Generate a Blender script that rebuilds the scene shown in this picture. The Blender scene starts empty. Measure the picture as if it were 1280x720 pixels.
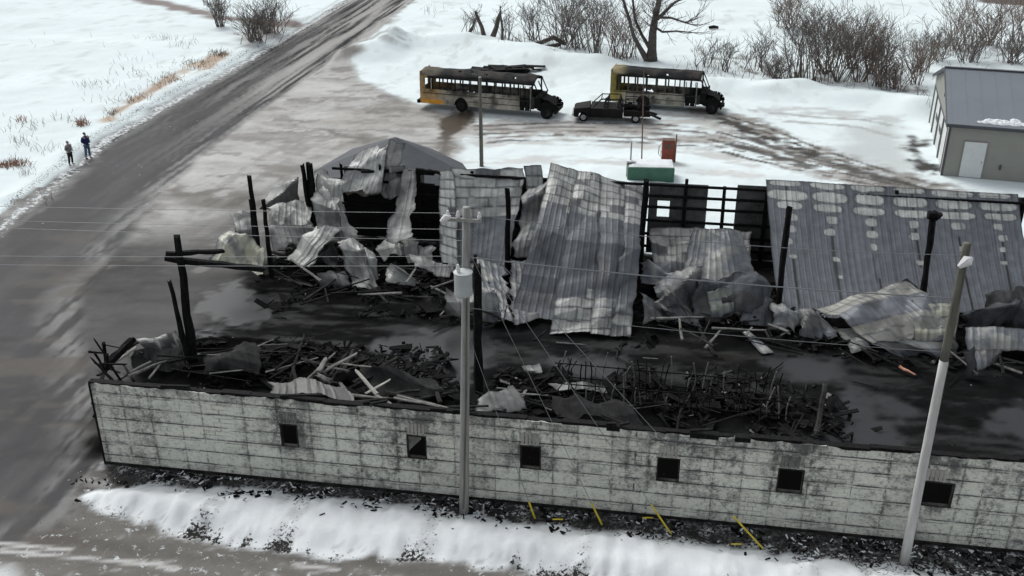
import bpy, bmesh, math, random
import numpy as np
from mathutils import Vector, Matrix

S = bpy.context.scene
COL = S.collection
PI = math.pi
rnd = random.Random(7)

# ------------------------------------------------------------------ camera
F_PX = 1276.0; TH = math.radians(25.3); H = 21.5
cd = bpy.data.cameras.new('camera'); cam = bpy.data.objects.new('camera', cd); COL.objects.link(cam)
cam.location = (0, 0, H); cam.rotation_euler = (PI/2 - TH, 0, 0)
cd.sensor_fit = 'HORIZONTAL'; cd.sensor_width = 36.0; cd.lens = 36.0 * F_PX / 1280.0
cd.clip_start = 0.5; cd.clip_end = 3000
S.camera = cam
S.render.resolution_x = 1024; S.render.resolution_y = 576

# ------------------------------------------------------------------ sky and sun (overcast)
SUN_EL = math.radians(48); SUN_AZ = math.radians(-35)      # azimuth from +Y towards +X
world = bpy.data.worlds.new('World'); S.world = world; world.use_nodes = True
wn = world.node_tree.nodes; wl = world.node_tree.links
for n_ in list(wn): wn.remove(n_)
sky = wn.new('ShaderNodeTexSky'); sky.sky_type = 'NISHITA'; sky.sun_disc = False
sky.sun_elevation = SUN_EL; sky.sun_rotation = SUN_AZ
sky.air_density = 1.0; sky.dust_density = 4.0; sky.ozone_density = 1.0; sky.altitude = 200
hs = wn.new('ShaderNodeHueSaturation'); hs.inputs['Saturation'].default_value = 0.22
bg = wn.new('ShaderNodeBackground'); bg.inputs['Strength'].default_value = 0.11
wo = wn.new('ShaderNodeOutputWorld')
wl.new(sky.outputs[0], hs.inputs['Color']); wl.new(hs.outputs[0], bg.inputs['Color']); wl.new(bg.outputs[0], wo.inputs['Surface'])
sd_ = bpy.data.lights.new('sun', 'SUN'); sd_.energy = 0.8; sd_.angle = math.radians(25); sd_.color = (0.98, 1.0, 0.97)
sun = bpy.data.objects.new('sun', sd_); COL.objects.link(sun)
sv = Vector((math.sin(SUN_AZ)*math.cos(SUN_EL), math.cos(SUN_AZ)*math.cos(SUN_EL), math.sin(SUN_EL)))
sun.rotation_euler = sv.to_track_quat('Z', 'Y').to_euler(); sun.location = sv*80
S.view_settings.view_transform = 'Standard'; S.view_settings.look = 'None'
S.view_settings.exposure = 0.64; S.view_settings.gamma = 1.0; S.view_settings.use_curve_mapping = False

# ------------------------------------------------------------------ surveying helpers
def G(px, py, z=0.0):
    "point at height z seen at photo pixel px,py"
    x = (px-640)/F_PX; y = -(py-360)/F_PX
    d = np.array([x, math.cos(TH)+y*math.sin(TH), -math.sin(TH)+y*math.cos(TH)])
    return np.array([0, 0, H]) + d*((z-H)/d[2])
A = G(133, 580); _B = G(1280, 692)
e = (_B-A)/np.linalg.norm(_B-A); nn = np.array([-e[1], e[0], 0.0])
ANG = math.atan2(e[1], e[0])
def W(u, v, z=0.0): return A + e*u + nn*v + np.array([0, 0, z])
def K(px, py, v):
    "point on the vertical plane v metres behind the front wall, seen at pixel"
    g0 = np.array([0, 0, H]); d = G(px, py, 0)-g0
    return g0 + d*((v-(g0-A)@nn)/(d@nn))
def Y(px, py, y):
    g0 = np.array([0, 0, H]); d = G(px, py, 0)-g0
    return g0 + d*(y/d[1])
def UV(p): q = np.asarray(p)-A; return float(q@e), float(q@nn)

# ------------------------------------------------------------------ numpy noise
def _h(ix, iy, s):
    n = (ix.astype(np.int64)*374761393 + iy.astype(np.int64)*668265263 + s*982451653) & 0x7fffffff
    n = ((n ^ (n >> 13))*1274126177) & 0x7fffffff
    return ((n ^ (n >> 16)) & 0xffff)/65535.0
def vn(x, y, s=0):
    x = np.asarray(x, float); y = np.asarray(y, float)
    ix = np.floor(x); iy = np.floor(y); fx = x-ix; fy = y-iy
    fx = fx*fx*(3-2*fx); fy = fy*fy*(3-2*fy)
    a = _h(ix, iy, s); b = _h(ix+1, iy, s); c = _h(ix, iy+1, s); d = _h(ix+1, iy+1, s)
    return (a*(1-fx)+b*fx)*(1-fy) + (c*(1-fx)+d*fx)*fy
def fbm(x, y, s=0, o=4):
    r = 0; a = .5; t = 0
    for i in range(o):
        r = r + a*vn(x*2**i+13.7*i, y*2**i-7.1*i, s+i); t += a; a *= .55
    return r/t
def ss(a, b, x):
    t = np.clip((x-a)/(b-a), 0, 1); return t*t*(3-2*t)

# ------------------------------------------------------------------ object helpers
def tag(o, label=None, cat=None, group=None, kind=None):
    if label: o['label'] = label
    if cat: o['category'] = cat
    if group: o['group'] = group
    if kind: o['kind'] = kind
    return o
def empty(name, loc, rz=0.0, label=None, cat=None, group=None):
    o = bpy.data.objects.new(name, None); COL.objects.link(o)
    o.location = tuple(loc); o.rotation_euler = (0, 0, rz); o.empty_display_size = .3
    return tag(o, label, cat, group)
class MB:
    def __init__(s): s.v = []; s.f = []; s.c = []
    def quadbox(s, a, b, w, h, up=(0, 0, 1), w2=None, h2=None):
        "box beam from a to b, width w, depth h"
        a = Vector(a); b = Vector(b); d = (b-a)
        if d.length < 1e-6: return
        d.normalize(); up = Vector(up)
        if abs(d.dot(up)) > .97: up = Vector((1, 0, 0)) if abs(d.x) < .9 else Vector((0, 1, 0))
        x = d.cross(up).normalized(); y = x.cross(d).normalized(); k = len(s.v)
        w2 = w if w2 is None else w2; h2 = h if h2 is None else h2
        for p, ww, hh in ((a, w, h), (b, w2, h2)):
            for sx, sy in ((-1, -1), (1, -1), (1, 1), (-1, 1)):
                s.v.append(tuple(p + x*(sx*ww/2) + y*(sy*hh/2)))
        s.f += [(k, k+3, k+2, k+1), (k+4, k+5, k+6, k+7)] + [(k+i, k+(i+1) % 4, k+4+(i+1) % 4, k+4+i) for i in range(4)]
    def box(s, x0, x1, y0, y1, z0, z1):
        k = len(s.v)
        s.v += [(x0, y0, z0), (x1, y0, z0), (x1, y1, z0), (x0, y1, z0), (x0, y0, z1), (x1, y0, z1), (x1, y1, z1), (x0, y1, z1)]
        s.f += [(k, k+3, k+2, k+1), (k+4, k+5, k+6, k+7), (k, k+1, k+5, k+4), (k+1, k+2, k+6, k+5), (k+2, k+3, k+7, k+6), (k+3, k, k+4, k+7)]
    def tube(s, pts, rs, n=8, cap=True):
        pts = [Vector(p) for p in pts]
        if not hasattr(rs, '__len__'): rs = [rs]*len(pts)
        k0 = len(s.v)
        for i, p in enumerate(pts):
            d = (pts[min(i+1, len(pts)-1)]-pts[max(i-1, 0)])
            d = d.normalized() if d.length > 1e-9 else Vector((0, 0, 1))
            ref = Vector((0, 0, 1)) if abs(d.z) < .9 else Vector((1, 0, 0))
            x = d.cross(ref).normalized(); y = d.cross(x).normalized()
            for j in range(n):
                a = 2*PI*j/n
                s.v.append(tuple(p + x*(math.cos(a)*rs[i]) + y*(math.sin(a)*rs[i])))
        for i in range(len(pts)-1):
            for j in range(n):
                a = k0+i*n+j; b = k0+i*n+(j+1) % n
                s.f.append((a, b, b+n, a+n))
        if cap:
            s.f.append(tuple(k0+j for j in range(n))[::-1]); s.f.append(tuple(k0+(len(pts)-1)*n+j for j in range(n)))
    def poly(s, pts): k = len(s.v); s.v += [tuple(p) for p in pts]; s.f.append(tuple(range(k, k+len(pts))))
    def build(s, name, mat, parent=None, origin=None, smooth=False, col=None):
        me = bpy.data.meshes.new(name)
        vs = s.v
        if origin is not None: vs = [(a-origin[0], b-origin[1], c-origin[2]) for a, b, c in vs]
        me.from_pydata(vs, [], s.f); me.update()
        me.materials.append(mat)
        if smooth: me.polygons.foreach_set('use_smooth', [True]*len(me.polygons))
        if col is not None:
            at = me.color_attributes.new('Col', 'FLOAT_COLOR', 'POINT')
            arr = np.array([tuple(col(Vector(p)))+(1,) for p in vs], dtype=np.float32).ravel()
            at.data.foreach_set('color', arr)
        o = bpy.data.objects.new(name, me); COL.objects.link(o)
        if parent: o.parent = parent
        if origin is not None: o.location = tuple(origin)
        return o
def npmesh(name, verts, faces, mat, col=None, attrs=None, smooth=True, parent=None, origin=None):
    me = bpy.data.meshes.new(name)
    verts = np.asarray(verts, dtype=np.float32)
    if origin is not None: verts = verts - np.asarray(origin, dtype=np.float32)
    faces = np.asarray(faces, dtype=np.int32); nf = len(faces)
    me.vertices.add(len(verts)); me.vertices.foreach_set('co', verts.ravel())
    me.loops.add(nf*4); me.loops.foreach_set('vertex_index', faces.ravel())
    me.polygons.add(nf); me.polygons.foreach_set('loop_start', np.arange(nf, dtype=np.int32)*4)
    me.polygons.foreach_set('loop_total', np.full(nf, 4, dtype=np.int32))
    me.polygons.foreach_set('use_smooth', np.full(nf, smooth))
    me.update(); me.validate()
    me.materials.append(mat)
    if col is not None:
        at = me.color_attributes.new('Col', 'FLOAT_COLOR', 'POINT')
        at.data.foreach_set('color', np.concatenate([col, np.ones((len(col), 1))], 1).astype(np.float32).ravel())
    for k, a in (attrs or {}).items():
        at = me.attributes.new(k, 'FLOAT', 'POINT'); at.data.foreach_set('value', a.astype(np.float32))
    o = bpy.data.objects.new(name, me); COL.objects.link(o)
    if parent: o.parent = parent
    if origin is not None: o.location = tuple(float(q) for q in origin)
    return o

# ------------------------------------------------------------------ materials
def newmat(name):
    m = bpy.data.materials.new(name); m.use_nodes = True
    nt = m.node_tree; b = nt.nodes['Principled BSDF']; return m, nt, b
def nd(nt, t, **kw):
    n = nt.nodes.new(t)
    for k, v in kw.items():
        if hasattr(n, k): setattr(n, k, v)
        else: n.inputs[k].default_value = v
    return n
def plain(name, c, rough=.7, var=.35, scale=4.0, bump=.15, metal=0.0, c2=None, attr=False, stretch=None, spec=.4, ramp=(.35, .65)):
    "procedural material: colour broken up by two noises, bump; attr=True multiplies the mesh colour attribute"
    m, nt, b = newmat(name); L = nt.links
    tc = nd(nt, 'ShaderNodeTexCoord'); mp = nd(nt, 'ShaderNodeMapping')
    if stretch: mp.inputs['Scale'].default_value = stretch
    L.new(tc.outputs['Object'], mp.inputs['Vector'])
    n1 = nd(nt, 'ShaderNodeTexNoise'); n1.inputs['Scale'].default_value = scale; n1.inputs['Detail'].default_value = 6
    n2 = nd(nt, 'ShaderNodeTexNoise'); n2.inputs['Scale'].default_value = scale*7; n2.inputs['Detail'].default_value = 4
    L.new(mp.outputs[0], n1.inputs['Vector']); L.new(mp.outputs[0], n2.inputs['Vector'])
    mx = nd(nt, 'ShaderNodeMath', operation='MULTIPLY_ADD'); mx.inputs[1].default_value = .35
    L.new(n2.outputs['Fac'], mx.inputs[0])
    m2 = nd(nt, 'ShaderNodeMath', operation='MULTIPLY'); m2.inputs[1].default_value = .65
    L.new(n1.outputs['Fac'], m2.inputs[0]); L.new(m2.outputs[0], mx.inputs[2])
    cr = nd(nt, 'ShaderNodeValToRGB'); cr.color_ramp.elements[0].position = ramp[0]; cr.color_ramp.elements[1].position = ramp[1]
    c = tuple(c); k = c2 if c2 else tuple(x*(1+var) for x in c); d = c if c2 else tuple(x*(1-var) for x in c)
    cr.color_ramp.elements[0].color = d+(1,); cr.color_ramp.elements[1].color = tuple(k)+(1,)
    L.new(mx.outputs[0], cr.inputs[0]); out = cr.outputs[0]
    if attr:
        at = nd(nt, 'ShaderNodeAttribute', attribute_name='Col')
        mm = nd(nt, 'ShaderNodeMix', data_type='RGBA', blend_type='MULTIPLY'); mm.inputs[0].default_value = 1
        L.new(at.outputs['Color'], mm.inputs[6]); L.new(out, mm.inputs[7]); out = mm.outputs[2]
    L.new(out, b.inputs['Base Color'])
    b.inputs['Roughness'].default_value = rough; b.inputs['Metallic'].default_value = metal
    b.inputs['Specular IOR Level'].default_value = spec
    if bump:
        bp = nd(nt, 'ShaderNodeBump'); bp.inputs['Strength'].default_value = bump; bp.inputs['Distance'].default_value = .05
        L.new(mx.outputs[0], bp.inputs['Height']); L.new(bp.outputs[0], b.inputs['Normal'])
    return m
M = {}
M['char'] = plain('charred_wood', (.004, .004, .0045), .8, scale=3, c2=(.020, .020, .020), bump=.6, stretch=(3, 3, 1), ramp=(.42, .72), spec=.12)
M['char2'] = plain('burnt_board', (.008, .008, .008), .8, scale=2.2, c2=(.05, .049, .046), bump=.5, ramp=(.4, .7), spec=.12)
M['ashwood'] = plain('ash_grey_board', (.06, .06, .057), .85, scale=3, c2=(.22, .22, .205), bump=.4)
M['palewood'] = plain('pale_unburnt_board', (.25, .24, .22), .8, scale=3, c2=(.45, .44, .40), bump=.3)
M['sheet'] = plain('scorched_sheet_metal', (1, 1, 1), .5, var=.22, scale=2.5, bump=.12, metal=.15, attr=True)
M['siding'] = plain('sooty_siding', (.04, .04, .04), .7, scale=1.5, c2=(.13, .13, .125), bump=.2)
M['black'] = plain('soot_black', (.006, .006, .006), .9, scale=2, c2=(.016, .016, .016), spec=.12)
M['ash'] = plain('ash_rubble', (.004, .004, .0045), .9, scale=1.3, c2=(.018, .018, .0175), bump=1.0, ramp=(.4, .75), spec=.12)
M['pole'] = plain('weathered_pole', (.22, .22, .21), .8, scale=2, c2=(.36, .36, .34), stretch=(6, 6, .6), bump=.3)
M['pole_pale'] = plain('pale_pole', (.42, .42, .41), .7, scale=2, c2=(.62, .62, .60), stretch=(6, 6, .6), bump=.2)
M['pole_dark'] = plain('damp_pole', (.07, .068, .055), .8, scale=2, c2=(.15, .145, .12), stretch=(6, 6, .6), bump=.3)
M['porcelain'] = plain('white_porcelain', (.7, .7, .7), .3, var=.08, bump=0)
M['trafo'] = plain('transformer_grey', (.45, .48, .48), .4, var=.1, scale=3, bump=.03)
M['wire'] = plain('wire_aluminium', (.20, .21, .215), .5, var=.1, bump=0)
M['yellow'] = plain('yellow_plastic', (.62, .50, .04), .5, var=.15, bump=0)
M['bark'] = plain('grey_bark', (.045, .038, .034), .9, scale=4, c2=(.11, .095, .085), bump=.5)
M['twig'] = plain('brown_twig', (.09, .08, .072), .9, scale=1, c2=(.19, .165, .148), bump=0)
M['twig2'] = plain('reddish_twig', (.12, .09, .075), .9, scale=1, c2=(.24, .18, .15), bump=0)
M['weed'] = plain('dry_weed', (.13, .11, .09), .9, scale=1, c2=(.25, .21, .17), bump=0)
M['redweed'] = plain('russet_weed', (.22, .11, .07), .9, scale=1, c2=(.38, .23, .17), bump=0)
M['bus'] = plain('scorched_bus_paint', (1, 1, 1), .8, var=.35, scale=1.6, bump=.1, attr=True, spec=.15)
M['barnwall'] = plain('beige_metal_siding', (.26, .26, .235), .6, var=.05, scale=1, bump=.02)
M['barnroof'] = plain('blue_grey_metal_roof', (.165, .185, .208), .45, var=.05, scale=.6, bump=.02, metal=.1)
M['dullroof'] = plain('dull_dark_roof_metal', (.060, .067, .077), .7, scale=.8, c2=(.085, .092, .102), bump=.1, spec=.2)
M['sheet_dark'] = plain('blackened_sheet_metal', (1, 1, 1), .9, var=.3, scale=2.5, bump=.2, attr=True, spec=.1)
M['barntrim'] = plain('dark_grey_trim', (.06, .065, .075), .5, var=.1, bump=0)
M['door'] = plain('white_door_panel', (.62, .64, .64), .5, var=.05, bump=.02)
M['snowcap'] = plain('snow_lump', (.70, .73, .75), .9, var=.06, scale=5, bump=.3)
M['green'] = plain('green_paint', (.03, .10, .065), .5, scale=1.5, c2=(.055, .15, .10), bump=.05)
M['red'] = plain('red_paint', (.17, .035, .022), .6, scale=2, c2=(.30, .075, .05), bump=.05)
M['rust'] = plain('rusty_metal', (.07, .04, .028), .8, scale=4, c2=(.18, .11, .08), bump=.3)
M['greymetal'] = plain('grey_metal', (.2, .2, .2), .5, scale=3, c2=(.4, .4, .4), bump=.1)
M['skin'] = plain('skin', (.45, .30, .24), .6, var=.05, bump=0)
M['navy'] = plain('navy_jacket', (.012, .022, .10), .8, var=.25, bump=.1)
M['grey_cloth'] = plain('grey_jacket', (.20, .20, .205), .85, var=.25, bump=.1)
M['jeans'] = plain('blue_jeans', (.07, .11, .18), .85, var=.25, bump=.1)
M['blackcloth'] = plain('black_cloth', (.012, .012, .014), .85, var=.25, bump=.1)
M['hair'] = plain('dark_hair', (.03, .022, .018), .8, var=.2, bump=.1)
M['glow_wood'] = plain('raw_orange_split_wood', (.50, .25, .17), .8, var=.2, bump=.2)

# ground: colour attribute x fine noises, wetness attribute drives roughness
def ground_mat():
    m, nt, b = newmat('ground_surface'); L = nt.links
    at = nd(nt, 'ShaderNodeAttribute', attribute_name='Col')
    wt = nd(nt, 'ShaderNodeAttribute', attribute_name='wet')
    gr = nd(nt, 'ShaderNodeAttribute', attribute_name='grain')
    tc = nd(nt, 'ShaderNodeTexCoord')
    n1 = nd(nt, 'ShaderNodeTexNoise'); n1.inputs['Scale'].default_value = 1.7; n1.inputs['Detail'].default_value = 9; n1.inputs['Roughness'].default_value = .68
    n2 = nd(nt, 'ShaderNodeTexNoise'); n2.inputs['Scale'].default_value = 9; n2.inputs['Detail'].default_value = 6; n2.inputs['Roughness'].default_value = .7
    L.new(tc.outputs['Object'], n1.inputs['Vector']); L.new(tc.outputs['Object'], n2.inputs['Vector'])
    ad = nd(nt, 'ShaderNodeMath', operation='ADD'); L.new(n1.outputs['Fac'], ad.inputs[0]); L.new(n2.outputs['Fac'], ad.inputs[1])
    sb = nd(nt, 'ShaderNodeMath', operation='SUBTRACT'); L.new(ad.outputs[0], sb.inputs[0]); sb.inputs[1].default_value = 1.0
    ml = nd(nt, 'ShaderNodeMath', operation='MULTIPLY'); L.new(sb.outputs[0], ml.inputs[0]); L.new(gr.outputs['Fac'], ml.inputs[1])
    a1 = nd(nt, 'ShaderNodeMath', operation='ADD'); L.new(ml.outputs[0], a1.inputs[0]); a1.inputs[1].default_value = 1.0
    vm = nd(nt, 'ShaderNodeVectorMath', operation='SCALE'); L.new(at.outputs['Color'], vm.inputs[0]); L.new(a1.outputs[0], vm.inputs['Scale'])
    n3 = nd(nt, 'ShaderNodeTexNoise'); n3.inputs['Scale'].default_value = 3.2; n3.inputs['Detail'].default_value = 8; n3.inputs['Roughness'].default_value = .75
    mp3 = nd(nt, 'ShaderNodeMapping'); mp3.inputs['Location'].default_value = (7, 3, 1); L.new(tc.outputs['Object'], mp3.inputs[0]); L.new(mp3.outputs[0], n3.inputs['Vector'])
    def speck(attr, src, noise_out, colr):
        a = nd(nt, 'ShaderNodeAttribute', attribute_name=attr)
        th = nd(nt, 'ShaderNodeMath', operation='MULTIPLY_ADD'); L.new(a.outputs['Fac'], th.inputs[0]); th.inputs[1].default_value = -.42; th.inputs[2].default_value = .74
        sb2 = nd(nt, 'ShaderNodeMath', operation='SUBTRACT'); L.new(noise_out, sb2.inputs[0]); L.new(th.outputs[0], sb2.inputs[1])
        sc2 = nd(nt, 'ShaderNodeMapRange', interpolation_type='SMOOTHSTEP'); L.new(sb2.outputs[0], sc2.inputs['Value']); sc2.inputs['From Min'].default_value = -.03; sc2.inputs['From Max'].default_value = .05
        mm = nd(nt, 'ShaderNodeMix', data_type='RGBA'); L.new(sc2.outputs[0], mm.inputs[0]); L.new(src, mm.inputs[6]); mm.inputs[7].default_value = colr+(1,)
        return mm.outputs[2]
    o1 = speck('white', vm.outputs[0], n3.outputs['Fac'], (.58, .61, .62))
    o2 = speck('dark', o1, n2.outputs['Fac'], (.035, .034, .032))
    L.new(o2, b.inputs['Base Color'])
    mr = nd(nt, 'ShaderNodeMapRange'); mr.inputs['To Min'].default_value = .92; mr.inputs['To Max'].default_value = .12
    L.new(wt.outputs['Fac'], mr.inputs['Value']); L.new(mr.outputs[0], b.inputs['Roughness'])
    ms = nd(nt, 'ShaderNodeMapRange'); ms.inputs['To Min'].default_value = .0; ms.inputs['To Max'].default_value = .24
    L.new(wt.outputs['Fac'], ms.inputs['Value']); L.new(ms.outputs[0], b.inputs['Specular IOR Level'])
    bp = nd(nt, 'ShaderNodeBump'); bp.inputs['Distance'].default_value = .06
    mr2 = nd(nt, 'ShaderNodeMapRange'); mr2.inputs['To Min'].default_value = .28; mr2.inputs['To Max'].default_value = .0
    L.new(wt.outputs['Fac'], mr2.inputs['Value']); L.new(mr2.outputs[0], bp.inputs['Strength'])
    L.new(ad.outputs[0], bp.inputs['Height']); L.new(bp.outputs[0], b.inputs['Normal'])
    return m
M['ground'] = ground_mat()

# front wall: heat-bleached metal siding; girt and stud lines, soot stains, blotches
def wall_mat():
    m, nt, b = newmat('heat_bleached_siding'); L = nt.links
    tc = nd(nt, 'ShaderNodeTexCoord'); sx = nd(nt, 'ShaderNodeSeparateXYZ'); L.new(tc.outputs['Object'], sx.inputs[0])
    def noise(sc, det, scale=(1, 1, 1), rough=.6, off=0):
        mp = nd(nt, 'ShaderNodeMapping'); mp.inputs['Scale'].default_value = scale; mp.inputs['Location'].default_value = (off, off*.7, off*.3)
        L.new(tc.outputs['Object'], mp.inputs[0])
        n = nd(nt, 'ShaderNodeTexNoise'); n.inputs['Scale'].default_value = sc; n.inputs['Detail'].default_value = det; n.inputs['Roughness'].default_value = rough
        L.new(mp.outputs[0], n.inputs['Vector']); return n.outputs['Fac']
    def mth(op, a, b_=None, c=None):
        n = nd(nt, 'ShaderNodeMath', operation=op)
        for i, v in enumerate((a, b_, c)):
            if v is None: continue
            if isinstance(v, (int, float)): n.inputs[i].default_value = v
            else: L.new(v, n.inputs[i])
        return n.outputs[0]
    def smooth(v, a, c, t0=0.0, t1=1.0):
        n = nd(nt, 'ShaderNodeMapRange', interpolation_type='SMOOTHSTEP'); L.new(v, n.inputs['Value'])
        n.inputs['From Min'].default_value = a; n.inputs['From Max'].default_value = c; n.inputs['To Min'].default_value = t0; n.inputs['To Max'].default_value = t1
        return n.outputs[0]
    wx = mth('MULTIPLY_ADD', noise(.45, 1, (1, .01, .02), off=3), 2.2, sx.outputs['X']); wx = mth('MULTIPLY_ADD', noise(2.2, 2, off=9), .035, wx)
    wz = mth('MULTIPLY_ADD', noise(1.3, 3, off=5), .035, sx.outputs['Z']); wz = mth('MULTIPLY_ADD', noise(.12, 1, off=31), .10, wz)
    cb = nd(nt, 'ShaderNodeCombineXYZ'); L.new(wx, cb.inputs[0]); L.new(wz, cb.inputs[1])
    br = nd(nt, 'ShaderNodeTexBrick'); br.offset = 0.0; br.squash = 1.0; L.new(cb.outputs[0], br.inputs['Vector'])
    br.inputs['Scale'].default_value = 1; br.inputs['Brick Width'].default_value = 1.07; br.inputs['Row Height'].default_value = .52
    br.inputs['Mortar Size'].default_value = .032; br.inputs['Mortar Smooth'].default_value = .6; br.inputs['Bias'].default_value = .1
    br.inputs['Color1'].default_value = (0, 0, 0, 1); br.inputs['Color2'].default_value = (1, 1, 1, 1); br.inputs['Mortar'].default_value = (.5, .5, .5, 1)
    br2 = nd(nt, 'ShaderNodeTexBrick'); br2.offset = .37; L.new(cb.outputs[0], br2.inputs['Vector'])
    br2.inputs['Scale'].default_value = 1; br2.inputs['Brick Width'].default_value = .31; br2.inputs['Row Height'].default_value = .175
    br2.inputs['Mortar Size'].default_value = .016; br2.inputs['Mortar Smooth'].default_value = .3
    mort = mth('MULTIPLY', br.outputs['Fac'], smooth(noise(2.4, 5, (.45, 1, 2.6), .7, off=2), .42, .56))
    br4 = nd(nt, 'ShaderNodeTexBrick'); br4.offset = .5; br4.offset_frequency = 2; L.new(cb.outputs[0], br4.inputs['Vector'])
    br4.inputs['Scale'].default_value = 1; br4.inputs['Brick Width'].default_value = 40.0; br4.inputs['Row Height'].default_value = .52; br4.inputs['Mortar Size'].default_value = .030; br4.inputs['Mortar Smooth'].default_value = .5
    mort = mth('MULTIPLY', mort, .62)
    cb5 = nd(nt, 'ShaderNodeCombineXYZ'); L.new(mth('ADD', wx, 3.3), cb5.inputs[0]); L.new(mth('ADD', wz, .10), cb5.inputs[1])
    br5 = nd(nt, 'ShaderNodeTexBrick'); br5.offset = .5; L.new(cb5.outputs[0], br5.inputs['Vector'])
    br5.inputs['Scale'].default_value = 1; br5.inputs['Brick Width'].default_value = 40.0; br5.inputs['Row Height'].default_value = .52; br5.inputs['Mortar Size'].default_value = .018; br5.inputs['Mortar Smooth'].default_value = .5
    mort = mth('MAXIMUM', mort, mth('MULTIPLY', br5.outputs['Fac'], smooth(noise(1.1, 6, (.6, 1, 2.0), .75, off=17), .47, .58, 0, .8)))
    mort = mth('MAXIMUM', mort, mth('MULTIPLY', br4.outputs['Fac'], smooth(noise(1.6, 6, (.6, 1, 3.0), .75, off=7), .40, .54)))
    mort2 = mth('MULTIPLY', br2.outputs['Fac'], smooth(noise(.9, 4, off=12), .50, .64))
    mort2 = mth('MULTIPLY', mort2, .55)
    br3 = nd(nt, 'ShaderNodeTexBrick'); br3.offset = 0.0; L.new(cb.outputs[0], br3.inputs['Vector'])
    br3.inputs['Scale'].default_value = 1; br3.inputs['Brick Width'].default_value = 1.07; br3.inputs['Row Height'].default_value = .52
    br3.inputs['Mortar Size'].default_value = .13; br3.inputs['Mortar Smooth'].default_value = 1.0
    halo = mth('MULTIPLY', br3.outputs['Fac'], smooth(noise(1.7, 5, (.8, 1, 1.3), .7, off=91), .36, .62))
    cellv = nd(nt, 'ShaderNodeSeparateColor'); L.new(br.outputs['Color'], cellv.inputs[0])
    stain = smooth(noise(.75, 7, (1, 1, 1.1), .72, off=21), .44, .66)
    blotch = smooth(noise(4.5, 6, (1, 1, 1.5), .75, off=41), .55, .70)
    drip = smooth(noise(2.4, 4, (1, 1, .12), .6, off=51), .52, .72)
    topz = smooth(sx.outputs['Z'], 2.75, 3.5)
    win = None
    for cx_ in (7.1, 11.6, 15.45, 19.97, 23.84, 28.3, 32.85, 37.45):
        w_ = smooth(mth('ABSOLUTE', mth('SUBTRACT', sx.outputs['X'], cx_)), .45, 1.25, 1, 0); win = w_ if win is None else mth('MAXIMUM', win, w_)
    win = mth('MULTIPLY', mth('MULTIPLY', win, smooth(sx.outputs['Z'], .7, 1.5)), smooth(noise(2.6, 6, (1, 1, .8), .75, off=81), .40, .58))
    # darkness amount
    d = mth('MULTIPLY_ADD', stain, .27, mth('MULTIPLY', cellv.outputs[0], .24))
    d = mth('MULTIPLY_ADD', smooth(noise(9, 6, (1, 1, 1.6), .85, off=71), .50, .62), .34, d)
    d = mth('ADD', d, smooth(sx.outputs['Z'], .50, .0, 0, .22))
    d = mth('MULTIPLY_ADD', blotch, .34, d)
    d = mth('MULTIPLY_ADD', win, .42, d)
    d = mth('MULTIPLY_ADD', halo, .30, d)
    stud = smooth(noise(.55, 3, (1, 1, .05), .5, off=101), .50, .60)
    d = mth('MULTIPLY_ADD', mth('MULTIPLY', stud, smooth(noise(3.5, 6, (1, 1, 1), .8, off=111), .44, .60)), .34, d)
    d = mth('MULTIPLY_ADD', drip, .20, d)
    d = mth('ADD', d, mth('MULTIPLY', mth('MULTIPLY', topz, smooth(noise(1.2, 5, off=61), .35, .7)), .45))
    cr = nd(nt, 'ShaderNodeValToRGB'); L.new(d, cr.inputs[0]); el = cr.color_ramp.elements
    el[0].position = 0; el[0].color = (.82, .83, .74, 1); el[1].position = 1; el[1].color = (.11, .115, .11, 1)
    k = el.new(.33); k.color = (.66, .67, .60, 1); k = el.new(.66); k.color = (.30, .31, .285, 1)
    mx = nd(nt, 'ShaderNodeMix', data_type='RGBA'); L.new(mth('MAXIMUM', mth('MULTIPLY', mort, .93), mort2), mx.inputs[0])
    L.new(cr.outputs[0], mx.inputs[6]); mx.inputs[7].default_value = (.035, .037, .037, 1)
    L.new(mx.outputs[2], b.inputs['Base Color'])
    b.inputs['Roughness'].default_value = .65; b.inputs['Specular IOR Level'].default_value = .3
    wv = nd(nt, 'ShaderNodeTexWave', wave_profile='SIN'); wv.bands_direction = 'X'; L.new(tc.outputs['Object'], wv.inputs['Vector']); wv.inputs['Scale'].default_value = 1.6
    bp = nd(nt, 'ShaderNodeBump'); bp.inputs['Strength'].default_value = .35; bp.inputs['Distance'].default_value = .03
    L.new(mth('ADD', wv.outputs['Fac'], mth('MULTIPLY', d, 2.0)), bp.inputs['Height']); L.new(bp.outputs[0], b.inputs['Normal'])
    return m
M['wall'] = wall_mat()

# ------------------------------------------------------------------ GROUND
def axis(core0, core1, step, lo, hi, grow=1.045, mx=1e9):
    a = list(np.arange(core0, core1+1e-6, step)); s = step; x = a[-1]
    while x < hi: s = min(s*grow, mx if x < 160 else 1e9); x += s; a.append(x)
    s = step; x = a[0]; left = []
    while x > lo: s = min(s*grow, mx if x > -160 else 1e9); x -= s; left.append(x)
    return np.array(left[::-1]+a)
xs = axis(-19, 19, .14, -900, 900, 1.02, .55)
ys = axis(23, 49, .14, -60, 1500, 1.008, .55)
GX, GY = np.meshgrid(xs, ys); gx = GX.ravel(); gy = GY.ravel()
gu = (gx-A[0])*e[0]+(gy-A[1])*e[1]; gv = (gx-A[0])*nn[0]+(gy-A[1])*nn[1]
wob = fbm(gx*.5, gy*.5, 3, 4)-.5; wob2 = fbm(gx*1.8, gy*1.8, 11, 4)-.5
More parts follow.
